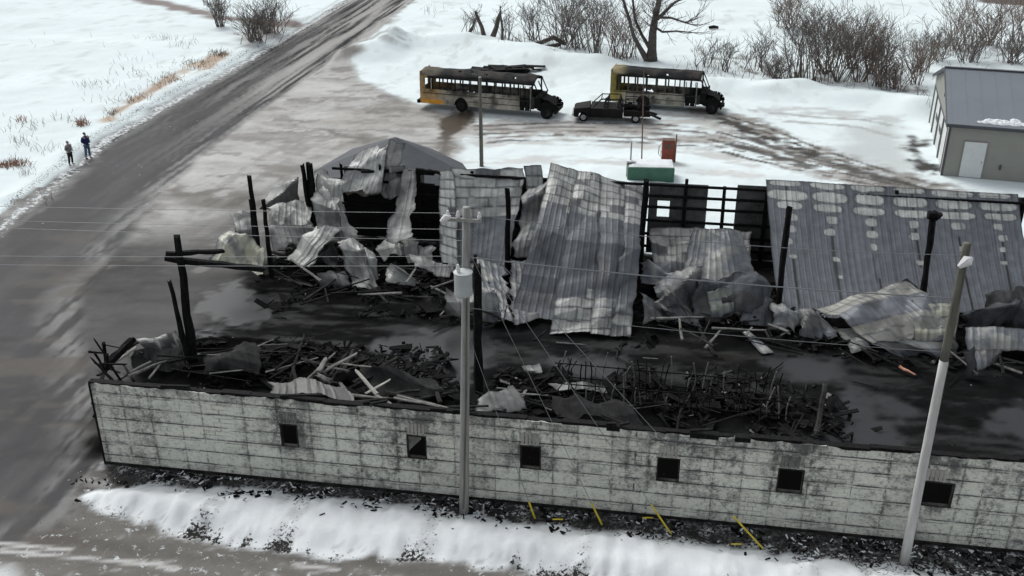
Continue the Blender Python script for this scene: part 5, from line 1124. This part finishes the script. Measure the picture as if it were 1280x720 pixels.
for s_ in (-1, 1):
    b = MB()
    for x in (-2.75, -2.2, -1.65, -1.05): b.quadbox((x, s_*.85, 1.05), (x, s_*.85, 1.85), .05, .05)
    for z in (1.3, 1.58, 1.85): b.quadbox((-2.8, s_*.85, z), (-1.0, s_*.85, z), .045, .045)
    b.build('rack_side', M['char'], pk)
b = MB()
for x in (-2.75, -2.2, -1.65, -1.05): b.quadbox((x, -.85, 1.87), (x, .85, 1.87), .05, .05)
b.build('rack_top', M['char'], pk)
b = MB(); r = random.Random(2)
for i in range(14): p = Vector((r.uniform(-2.7, -1.1), r.uniform(-.6, .6), r.uniform(.7, 1.2))); b.quadbox(p, p+Vector((r.uniform(-.6, .6), r.uniform(-.3, .3), r.uniform(-.2, .3))), .15, .12)
b.build('load', M['char'], pk)
for i in range(12):
    b = MB(); p = Vector((r.uniform(-2.7, .9), r.uniform(-.8, .8), r.uniform(1.0, 1.6))); b.quadbox(p, p+Vector((r.uniform(-.8, .8), r.uniform(-.3, .3), r.uniform(-.4, .5))), .04, .04); b.build('bent_bar', M['char'], pk)
for x in (2.05, -1.85):
    for s_ in (-1, 1):
        b = MB(); b.tube([(x, s_*.78-.1, .33), (x, s_*.78-.09, .33), (x, s_*.78+.09, .33), (x, s_*.78+.1, .33)], [.25, .33, .33, .25], 18); w_ = b.build('wheel', M['black'], pk); b = MB(); b.tube([(x, s_*.885, .33), (x, s_*.90, .33)], [.2, .12], 14); b.build('rim', M['greymetal'], w_)
b = MB(); b.box(2.78, 2.9, -.9, .9, .42, .6); b.build('bumper', M['greymetal'], pk)
for s_ in (-1, 1): b = MB(); b.tube([(2.76, s_*.65, .82), (2.80, s_*.65, .82)], [.11, .10], 12); b.build('headlight', M['char'], pk)
b = MB(); b.quadbox((-2.9, .5, .6), (-3.7, .75, .35), .3, .08); b.quadbox((-2.9, -.3, .55), (-3.4, .1, .5), .2, .1); b.build('tailgate', M['char'], pk)

rg = random.Random(12)
for ch in pk.children:
    if ch.name.split('.')[0] in ('hood', 'cab_lower', 'bed', 'tailgate', 'bumper'):
        for v_ in ch.data.vertices: hx = v_.co; v_.co = (hx.x+.10*(float(vn(np.array([hx.z*3+hx.y]), np.array([hx.x]), 4)[0])-.5), hx.y+.14*(float(vn(np.array([hx.x*2]), np.array([hx.z*3]), 5)[0])-.5), hx.z-.22*float(vn(np.array([hx.x*1.3]), np.array([hx.y*2]), 6)[0])*(hx.z > .9))

# ------------------------------------------------------------------ garage at right
gb = G(1176, 219); gy_ = math.radians(-17); D = 13.0; LW = 22.0; EH = 3.45
gar = empty('garage', gb, gy_, 'beige metal garage with blue-grey roof and overhead doors on its gable end', 'garage')
def gw(): pass
RH = 5.4; OV = .22
b = MB(); b.box(0.0, LW, 0, .12, 0, EH); b.box(0, LW, D-.12, D, 0, EH); b.box(LW-.12, LW, .12, D-.12, 0, EH)
b.build('wall', M['barnwall'], gar)
dw = [(1.0, 3.7), (4.1, 6.8), (7.2, 9.9), (10.3, 12.5)]; dh = 2.75
gm = MB(); ys_ = [.12]+[x for d in dw for x in d]+[D-.12]
for i in range(0, len(ys_), 2): gm.box(0, .12, ys_[i], ys_[i+1], 0, dh)
gm.box(0, .12, .12, D-.12, dh, EH)
kk = len(gm.v); gm.v += [(0, 0, EH), (0, D, EH), (0, D/2, RH), (.12, 0, EH), (.12, D, EH), (.12, D/2, RH)]; gm.f += [(kk, kk+2, kk+1), (kk+3, kk+4, kk+5), (kk, kk+3, kk+5, kk+2), (kk+1, kk+2, kk+5, kk+4)]
gm.build('gable_wall', M['barnwall'], gar)
def roofslab(y0, z0, y1, z1):
    b = MB(); x0, x1 = -OV, LW+OV; t = .1
    N = 28
    for i in range(1): pass
    b.v += [(x0, y0, z0), (x1, y0, z0), (x1, y1, z1), (x0, y1, z1), (x0, y0, z0-t), (x1, y0, z0-t), (x1, y1, z1-t), (x0, y1, z1-t)]
    b.f += [(0, 1, 2, 3), (4, 7, 6, 5), (0, 4, 5, 1), (1, 5, 6, 2), (2, 6, 7, 3), (3, 7, 4, 0)]
    x = x0+.3
    d = Vector((0, y1-y0, z1-z0))
    while x < x1: b.quadbox((x, y0+.01, z0+.004), (x, y1-.01, z1+.004), .03, .02); x += .92
    return b.build('roof', M['barnroof'], gar)
sl = (RH-EH)/(D/2)
roofslab(-.3, EH-.3*sl+.12, D/2, RH+.12); roofslab(D+.3, EH-.3*sl+.118, D/2, RH+.118)
b = MB(); b.box(-OV-.03, LW+OV, -.36, -.305, EH-.18, EH+.02); b.build('eave_trim', M['barntrim'], gar)
b = MB(); b.box(-.04, .1, -.035, -.003, 0, EH-.2); b.build('corner_trim', M['barntrim'], gar)
b = MB(); b.quadbox((-OV-.02, -.3, EH-.3*sl+.02), (-OV-.02, D/2, RH+.04), .04, .2); b.quadbox((-OV-.02, D/2, RH+.04), (-OV-.02, D+.3, EH-.3*sl+.02), .04, .2); b.quadbox((-OV, D/2, RH+.15), (LW+OV, D/2, RH+.15), .3, .05); b.build('rake_trim', M['barntrim'], gar)
for i, (y0, y1) in enumerate(dw):
    fr = MB(); fr.box(-.03, -.003, y0-.14, y0, 0, dh+.12); fr.box(-.03, -.003, y1, y1+.14, 0, dh+.12); fr.box(-.03, -.003, y0, y1, dh, dh+.12)
    b = MB()
    for j in range(5): b.box(.05, .10, y0+.003, y1-.003, .01+j*dh/5, (j+1)*dh/5-.015)
    o = b.build('overhead_door', M['door'], gar); fo = fr.build('frame', M['barntrim'], o)
    if i == 1 or i == 2: w_ = MB(); w_.box(.03, .048, y0+.7, y0+1.3, 1.3, 1.7); w_.box(.03, .048, y1-1.3, y1-.7, 1.3, 1.7); w_.build('door_window', M['barntrim'], o)
b = MB(); b.box(1.05, 2.35, -.05, -.003, .05, 2.35); o = b.build('side_door', M['door'], gar); o['label'] = 'white entry door in the long wall'
b = MB(); b.box(1.0, 1.05, -.06, -.003, 0.02, 2.4); b.box(2.35, 2.4, -.06, -.003, .02, 2.4); b.box(1.05, 2.35, -.06, -.003, 2.35, 2.4); b.build('frame', M['barnwall'], o)
b = MB(); b.tube([(2.22, -.06, 1.1), (2.22, -.12, 1.1)], .03, 8); b.build('handle', M['barntrim'], o)
b = MB(); b.box(3.3, 3.42, -.10, -.003, .7, 1.0); b.build('meter_box', M['barntrim'], gar)
b = MB(); b.box(-.12, -.003, D/2-1.6, D/2-1.4, 3.9, 4.15); b.build('lamp', M['barntrim'], gar)
r = random.Random(9); b = MB()
sn_o = W  # noqa
for i in range(46):
    x = 2.6+abs(r.gauss(0, 1.0)) if i < 38 else r.uniform(1.6, 2.6); yy = .12+abs(r.gauss(0, .22)); z = EH+yy*sl+.13; s_ = r.uniform(.08, .22)
    pts = [(x+math.cos(2*PI*j/7)*s_*r.uniform(.7, 1.3)*1.6, yy+math.sin(2*PI*j/7)*s_, z+math.sin(2*PI*j/7)*s_*sl) for j in range(7)]; kk = len(b.v); b.v += pts+[(x, yy, z+s_*.45)]; b.f += [(kk+j, kk+(j+1) % 7, kk+7) for j in range(7)]
o = b.build('snow_patch', M['snowcap'], origin=None); o.location = tuple(gb); o.rotation_euler = (0, 0, gy_); tag(o, 'small patch of snow left on the garage roof above the white door', 'snow patch')
b = MB(); b.tube([(0, 0, 0), (0, 0, .7)], [.09, .08], 10); o = b.build('bollard', M['char2'], origin=None); o.location = tuple(G(1217, 221)); tag(o, 'short dark bollard in the snow before the garage wall', 'bollard')

# ------------------------------------------------------------------ trees and shrubs
def grow(b, p, d, L_, r0, depth, rg, up=.15, kink=.25, nseg=4, kids=3, shrink=.62, rmin=.006, sides=4):
    pts = [Vector(p)]; rs = [r0]; dd = Vector(d).normalized()
    for i in range(nseg):
        dd = (dd+Vector((rg.gauss(0, kink), rg.gauss(0, kink), rg.gauss(0, kink)+up))*.5).normalized()
        pts.append(pts[-1]+dd*(L_/nseg)); rs.append(max(rmin, r0*(1-.65*(i+1)/nseg)))
    b.tube(pts, rs, sides, cap=False)
    if depth <= 0: return
    for i in range(kids):
        t = rg.uniform(.25, 1.0); kx = min(nseg-1, int(t*nseg)); q = pts[kx].lerp(pts[kx+1], t*nseg-kx)
        a = rg.uniform(0, 2*PI); side_ = Vector((math.cos(a), math.sin(a), rg.uniform(-.1, .5)))
        nd_ = (dd*.75+side_*.75).normalized()
        grow(b, q, nd_, L_*shrink*rg.uniform(.7, 1.2), max(rmin, rs[kx]*.6), depth-1, rg, up, kink, max(2, nseg-1), kids, shrink, rmin, 3)
def shrub(label, px, py, h, stems, spread, seed, mat='twig', depth=2, kids=4, group='bare shrubs along the snowy bank', rmin=.011, name='bare_shrub', cat='shrub', r0=.05, width=.6):
    g = G(px, py); z = ground_z(g[0], g[1]); rg = random.Random(seed); b = MB()
    for i in range(stems):
        a = rg.uniform(0, 2*PI); t = rg.uniform(.1, spread); d = Vector((math.cos(a)*t, math.sin(a)*t, 1))
        grow(b, (rg.gauss(0, width*.5), rg.gauss(0, width*.3), -.1), d, h*rg.uniform(.6, .9), r0*rg.uniform(.6, 1.1), depth, rg, kids=kids, rmin=rmin, shrink=.5)
    o = b.build(name, M[mat], origin=None); o.location = (g[0], g[1], z); return tag(o, label, cat, group)
SH = [('small bare shrub nearest the left bus tail among broken trunks', 590, 40, 2.6, 8, .8, 'twig', 2), ('bare thin shrub between the broken trunks and the log', 632, 52, 2.8, 8, .6, 'twig', 2),
 ('fountain-shaped bare shrub rising behind the fallen log', 702, 52, 6.5, 26, .75, 'twig', 2), ('tall brown shrub behind the left bus nose', 745, 70, 6.2, 20, .35, 'twig', 3),
 ('second tall brown shrub left of the big bare tree', 770, 72, 5.2, 14, .4, 'twig2', 2), ('low sparse shrub right of the right bus', 880, 86, 2.4, 9, .8, 'twig', 2), ('low dark shrub next to the sparse one', 905, 90, 2.6, 9, .7, 'twig', 2),
 ('grey tangle of shrub left of the tall willow', 950, 88, 3.6, 14, .8, 'twig', 2), ('tall many-stemmed willow at the left of the right thicket', 997, 98, 6.5, 20, .5, 'twig', 3), ('second willow of the right thicket', 1015, 101, 6.3, 14, .45, 'twig', 3),
 ('spreading brown shrub in the middle of the right thicket', 1045, 100, 5.6, 22, .6, 'twig', 2), ('reddish brown shrub right of the thicket middle', 1075, 100, 5.4, 22, .5, 'twig2', 2), ('dense shrub at the right end of the thicket', 1100, 106, 5.2, 18, .5, 'twig', 2),
 ('short shrub at the end of the thicket by the garage', 1140, 104, 3.6, 14, .6, 'twig2', 2), ('reddish round shrub far behind the tall willow', 985, 34, 4.0, 26, .9, 'twig2', 2),
 ('russet shrub behind the garage ridge, left one', 1195, 62, 5.0, 22, .9, 'twig2', 2), ('russet shrub behind the garage ridge, middle one', 1235, 55, 5.2, 24, .9, 'twig2', 2), ('grey bramble behind the garage roof', 1215, 76, 3.6, 24, 1.1, 'twig', 2),
 ('russet shrub behind the garage at the right edge', 1275, 52, 5.2, 22, .9, 'twig2', 2), ('grey bramble at the right edge behind the roof', 1262, 78, 3.6, 24, 1.1, 'twig', 2), ('grey bramble left behind the garage ridge', 1170, 74, 3.0, 18, 1.0, 'twig', 2),
 ('upright shrub in the far left field by the track', 276, 32, 3.2, 20, .35, 'twig', 2), ('round leafless bush left of the road, nearer one', 318, 56, 3.6, 34, .9, 'twig', 2), ('round leafless bush left of the road, farther one', 338, 44, 3.6, 34, .9, 'twig', 2),
 ('small bush at the top left by the far track', 268, 6, 2.4, 16, .9, 'twig', 1)]
SH += [('extra brown shrub filling the thicket behind the two willows', 1030, 90, 5.0, 22, .7, 'twig2', 2), ('thin grey shrub at the back of the thicket middle', 1062, 84, 5.0, 20, .7, 'twig', 2), ('twiggy shrub at the back right of the thicket', 1090, 90, 4.6, 20, .7, 'twig', 2),
 ('low bramble in front of the thicket left end', 972, 96, 2.4, 22, 1.1, 'twig', 2), ('low bramble in front of the thicket right end', 1118, 108, 2.6, 22, 1.1, 'twig2', 2), ('thin shrub between the thicket and the garage shrubs', 1150, 88, 4.0, 18, .7, 'twig', 2),
 ('tangled shrub right behind the fallen log', 722, 62, 4.4, 24, .9, 'twig', 2), ('brown shrub touching the left side of the big bare tree', 786, 74, 4.0, 16, .6, 'twig2', 2), ('sparse shrub at the left foot of the fountain-shaped one', 668, 50, 4.0, 14, .6, 'twig', 2)]
for i, (lb, px, py, h, st, sp_, mt, dp) in enumerate(SH):
    st = int(st*1.05)
    shrub(lb, px, py, h, st, sp_, 200+i, mt, dp, kids=4 if dp == 2 else 3, width=1.2 if sp_ > .7 else .7, rmin=.013)
# big bare tree
tb_ = G(812, 78); ty = tb_[1]; rg = random.Random(77); tz = ground_z(tb_[0], tb_[1])
tree = empty('bare_tree', (tb_[0], tb_[1], tz), 0, 'large bare tree with a thick dark trunk behind the right bus', 'tree')
def tp_(px, py, dy=0): p = Y(px, py, ty+dy); return Vector((p[0]-tb_[0], dy, max(-.1, p[2]-tz)))
b = MB(); limbs = [([(814, 78, 0), (815, 62, 0), (816, 40, 0), (819, 22, .3), (823, 5, .8), (826, -20, 1.2), (830, -50, 1.8)], [.62, .42, .36, .30, .25, .18, .08]),
 ([(808, 74, 0), (800, 60, -.3), (792, 45, -.8), (786, 22, -1), (779, 0, -1.4), (772, -25, -1.6)], [.3, .22, .17, .14, .12, .06]),
 ([(812, 60, 0), (803, 45, .5), (794, 25, 1.0), (791, 0, 1.4), (788, -25, 2)], [.2, .15, .13, .1, .05]),
 ([(819, 26, .2), (832, 14, -.3), (842, 4, -.6), (852, -2, -1), (862, -8, -1.2)], [.2, .15, .12, .08, .04]),
 ([(820, 22, .3), (838, 22, .9), (856, 28, 1.4), (872, 33, 1.8)], [.14, .10, .08, .03]), ([(856, 28, 1.4), (868, 25, 1.6), (876, 12, 1.9)], [.06, .04, .02]),
 ([(818, 33, .2), (828, 40, -.8), (846, 39, -1.3), (870, 41, -1.6)], [.13, .10, .08, .03])]
tr_ = MB(); tr_.tube([tp_(*q) for q in limbs[0][0]], limbs[0][1], 10); tr_.build('trunk', M['bark'], tree, smooth=True)
for pts, rs in limbs[1:]:
    q = MB(); pv_ = [tp_(*p) for p in pts]; q.tube(pv_, rs, 7)
    for _ in range(9):
        i = rg.randrange(1, len(pv_)); dd = (pv_[i]-pv_[i-1]).normalized(); grow(q, pv_[i-1].lerp(pv_[i], rg.random()), (dd+Vector((rg.gauss(0, .6), rg.gauss(0, .6), rg.gauss(.2, .5)))).normalized(), rg.uniform(.8, 2.0), .035, 1, rg, kids=3, rmin=.012, sides=4)
    q.build('limb', M['bark'], tree)
cr_ = MB()
for _ in range(26): z = rg.uniform(3, 9); grow(cr_, tp_(817, 40-(z-3)*6, 0), Vector((rg.gauss(0, 1), rg.gauss(0, 1), .5)), rg.uniform(.8, 2.2), .04, 2, rg, kids=3, rmin=.012, sides=3)
cr_.build('crown', M['twig'], tree)
# broken trunks and the fallen log
BT = 'broken trunks in the snow'
def trunk(label, a, b2_, r0, r1, dya=0, dyb=0, mat='bark', name='broken_trunk', cat='trunk'):
    g = G(*a); g = Vector((g[0], g[1], ground_z(g[0], g[1]))); t = Y(b2_[0], b2_[1], g.y+dyb); q = MB(); t = Vector(t)-g; q.tube([Vector((0, 0, -.1)), t*.35+Vector((.08, 0, 0)), t*.7, t], [r0, r0*.8, (r0+r1)/2, r1], 7)
    rg_ = random.Random(int(a[0]*7)); [grow(q, t*rg_.uniform(.4, 1), Vector((rg_.gauss(0, 1), rg_.gauss(0, 1), .6)), rg_.uniform(.6, 1.4), .03, 1, rg_, kids=2, rmin=.012, sides=3) for _ in range(6)]
    o = q.build(name, M[mat], origin=None); o.location = g; return tag(o, label, cat, BT)
trunk('leftmost broken trunk, leaning right', (586, 42), (596, 22), .2, .1); trunk('broken trunk crossing the leftmost one', (605, 46), (594, 14), .25, .12); trunk('broken trunk right of the crossing pair, leaning right', (616, 50), (626, 14), .3, .12); trunk('slender upright dead trunk, rightmost of the four', (628, 55), (625, 8), .16, .05)
lg = G(690, 62); q = MB(); Lz = ground_z(lg[0], lg[1]); pts = [Vector(G(658, 62))-Vector(lg), Vector(G(675, 57, .5))-Vector(lg), Vector(G(692, 50, 1.0))-Vector(lg), Vector(G(706, 58, .2))-Vector(lg)]
for p in pts: p.z += .15
q.tube(pts, [.12, .2, .24, .2], 8); pts2 = [Vector(G(664, 67))-Vector(lg)+Vector((0, 0, .2)), Vector(G(700, 60))-Vector(lg)+Vector((0, 0, .25))]; q.tube(pts2, [.25, .2], 8); rg = random.Random(6)
for _ in range(14): grow(q, pts[rg.randrange(0, 3)], Vector((rg.gauss(0, 1), rg.gauss(0, 1), .4)), rg.uniform(.8, 2), .05, 1, rg, kids=3, rmin=.012, sides=3)
o = q.build('fallen_log', M['bark'], origin=None); o.location = (lg[0], lg[1], Lz); tag(o, 'dark fallen log with an arched limb half buried in snow', 'log')
# weeds: uncountable stems
def weeds(name, label, spots, mat, seed, h=(.25, .7), rr=.02):
    rg = random.Random(seed); b = MB()
    for px, py, n, sx_, sy_ in spots:
        for i in range(n):
            g = G(px+rg.gauss(0, sx_), py+rg.gauss(0, sy_)); z = ground_z(g[0], g[1]); l = rg.uniform(*h)
            d = Vector((rg.gauss(0, .3), rg.gauss(0, .3), 1)).normalized()*l; p = Vector((g[0], g[1], z-.03)); b.tube([p, p+d*.5, p+d+Vector((rg.gauss(0, .1), rg.gauss(0, .1), 0))], [rr, rr*.8, rr*.4], 3, cap=False)
    return tag(b.build(name, M[mat]), label, 'weeds', kind='stuff')
weeds('field_weeds', 'thin dry weed stems poking through the snow of the left field', [(200, 50, 25, 12, 3), (220, 60, 20, 8, 4), (240, 57, 10, 5, 3), (195, 112, 12, 5, 2), (128, 112, 25, 14, 3), (160, 95, 25, 12, 3), (105, 112, 10, 5, 2), (30, 160, 40, 20, 6), (30, 180, 30, 10, 3), (60, 190, 20, 12, 3), (20, 205, 30, 10, 3), (85, 150, 16, 8, 3), (140, 128, 20, 14, 5), (35, 220, 20, 5, 3), (180, 80, 20, 30, 10), (100, 60, 8, 40, 20), (60, 250, 12, 6, 3)], 'weed', 1, rr=.016)
weeds('bank_weeds', 'dry weeds scattered over the snowy bank behind the buses', [(880, 85, 60, 14, 6), (920, 70, 60, 20, 9), (960, 80, 90, 20, 9), (1040, 92, 110, 40, 8), (1120, 95, 80, 25, 8), (1125, 60, 50, 14, 12), (1200, 66, 160, 45, 9), (700, 62, 60, 25, 4), (640, 60, 30, 10, 3), (770, 76, 30, 14, 3), (910, 95, 30, 20, 4), (1150, 130, 10, 4, 6), (540, 16, 14, 8, 3), (1040, 68, 40, 30, 10)], 'twig', 2, h=(.3, 1.1))
weeds('russet_weeds', 'russet grass tufts in the left field near the two people', [(103, 158, 60, 4, 2), (15, 208, 110, 9, 2.0), (26, 152, 20, 5, 2)], 'redweed', 3, h=(.25, .6), rr=.03)
weeds('ditch_grass', 'tan dead grass along the ditch beside the road', [(140, 146, 60, 5, 3), (170, 124, 60, 10, 4), (210, 103, 90, 12, 4), (245, 84, 120, 12, 4), (275, 71, 140, 7, 3)], 'weed', 4, h=(.15, .4), rr=.022)

# ------------------------------------------------------------------ people
def person(label, px, py, face, jacket, legs, h, hood, seed):
    g = G(px, py); gz_ = ground_z(g[0], g[1]); root = empty('person', (g[0], g[1], gz_), face, label, 'person', 'people watching from the roadside')
    s_ = h/1.78
    def skin(name, vs, es, rs, mat, parent, rootv=0, sub=2):
        me = bpy.data.meshes.new(name); me.from_pydata([Vector(v)*s_ for v in vs], es, []); me.update(); me.materials.append(M[mat])
        o = bpy.data.objects.new(name, me); COL.objects.link(o); o.parent = parent
        sk = o.modifiers.new('skin', 'SKIN'); sk.use_smooth_shade = True
        for i, r_ in enumerate(rs): sv_ = me.skin_vertices[0].data[i]; sv_.radius = (r_[0]*s_, r_[1]*s_); sv_.use_root = (i == rootv)
        sm_ = o.modifiers.new('sub', 'SUBSURF'); sm_.levels = sub; sm_.render_levels = sub
        return o
    # body: pelvis, chest, neck, head + arms with hands in jacket pockets / folded + legs
    V_ = [(0, 0, .95), (0, 0, 1.15), (0, .01, 1.38), (0, .0, 1.50), (0, .02, 1.60), (0, .03, 1.70),
          (-.19, 0, 1.42), (-.26, -.05, 1.16), (-.15, .16, 1.02), (.19, 0, 1.42), (.26, -.05, 1.16), (.15, .16, 1.02),
          (-.10, 0, .88), (-.12, .03, .50), (-.13, -.02, .10), (-.14, .13, .04), (.10, 0, .88), (.13, .0, .50), (.16, -.04, .10), (.17, .11, .04)]
    E_ = [(0, 1), (1, 2), (2, 3), (3, 4), (4, 5), (2, 6), (6, 7), (7, 8), (2, 9), (9, 10), (10, 11), (0, 12), (12, 13), (13, 14), (14, 15), (0, 16), (16, 17), (17, 18), (18, 19)]
    R_ = [(.13, .10), (.13, .10), (.15, .10), (.055, .055), (.075, .09), (.07, .08), (.06, .06), (.045, .045), (.032, .032), (.06, .06), (.045, .045), (.032, .032), (.085, .085), (.06, .06), (.042, .042), (.04, .03), (.085, .085), (.06, .06), (.042, .042), (.04, .03)]
    skin('body', V_, E_, R_, 'skin', root)
    JV = [(0, 0, .86), (0, 0, 1.13), (0, .01, 1.38), (0, 0, 1.50), (-.20, 0, 1.42), (-.27, -.06, 1.16), (-.15, .155, 1.03), (.20, 0, 1.42), (.27, -.06, 1.16), (.15, .155, 1.03)]
    JE = [(0, 1), (1, 2), (2, 3), (2, 4), (4, 5), (5, 6), (2, 7), (7, 8), (8, 9)]
    skin('jacket', JV, JE, [(.185, .15), (.175, .145), (.19, .14), (.09, .09), (.09, .09), (.075, .075), (.062, .062), (.09, .09), (.075, .075), (.062, .062)], jacket, root)
    TV = [(0, 0, .93), (-.10, 0, .85), (-.12, .03, .50), (-.13, -.02, .12), (.10, 0, .85), (.13, 0, .50), (.16, -.04, .12)]
    skin('trousers', TV, [(0, 1), (1, 2), (2, 3), (0, 4), (4, 5), (5, 6)], [(.14, .12), (.10, .11), (.08, .085), (.065, .07), (.10, .11), (.08, .085), (.065, .07)], legs, root)
    for sx_, y_ in ((-.14, .0), (.17, -.02)):
        skin('boot', [(sx_, y_-.03, .10), (sx_, y_-.01, .05), (sx_, y_+.15, .045)], [(0, 1), (1, 2)], [(.06, .06), (.062, .05), (.05, .042)], 'blackcloth', root, sub=1)
    # face and hair / hood
    b = MB(); b.tube([(0, .115*s_, 1.625*s_), (0, .145*s_, 1.60*s_)], [.014, .018], 6); b.build('nose', M['skin'], root)
    b = MB()
    for sx_ in (-.032, .032): b.tube([(sx_*s_, .095*s_, 1.645*s_), (sx_*s_, .122*s_, 1.645*s_)], [.014, .008], 6)
    b.build('eyes', M['hair'], root)
    skin('hood' if hood else 'hair', [(0, -.02, 1.52 if hood else 1.60), (0, -.025, 1.66), (0, .0, 1.75)], [(0, 1), (1, 2)], [(.10, .09), (.105, .105), (.07, .08)], jacket if hood else 'hair', root, sub=2)
person('person in a grey hooded jacket and black trousers standing on the snow at the roadside', 90, 208, math.radians(-110), 'grey_cloth', 'blackcloth', 1.68, True, 1)
person('person in a navy jacket and blue jeans standing beside the one in grey', 111, 198, math.radians(-120), 'navy', 'jeans', 1.84, False, 2)
for i, (px, py) in enumerate(((892, 36),)):
    g = G(px, py); b = MB(); b.tube([(-.5, 0, .2), (0, .05, .25), (.5, 0, .2)], [.16, .2, .15], 7); o = b.build('stump', M['char2'], origin=None); o.location = (g[0], g[1], ground_z(g[0], g[1])); tag(o, 'small dark log alone on the snow right of the big bare tree', 'log')
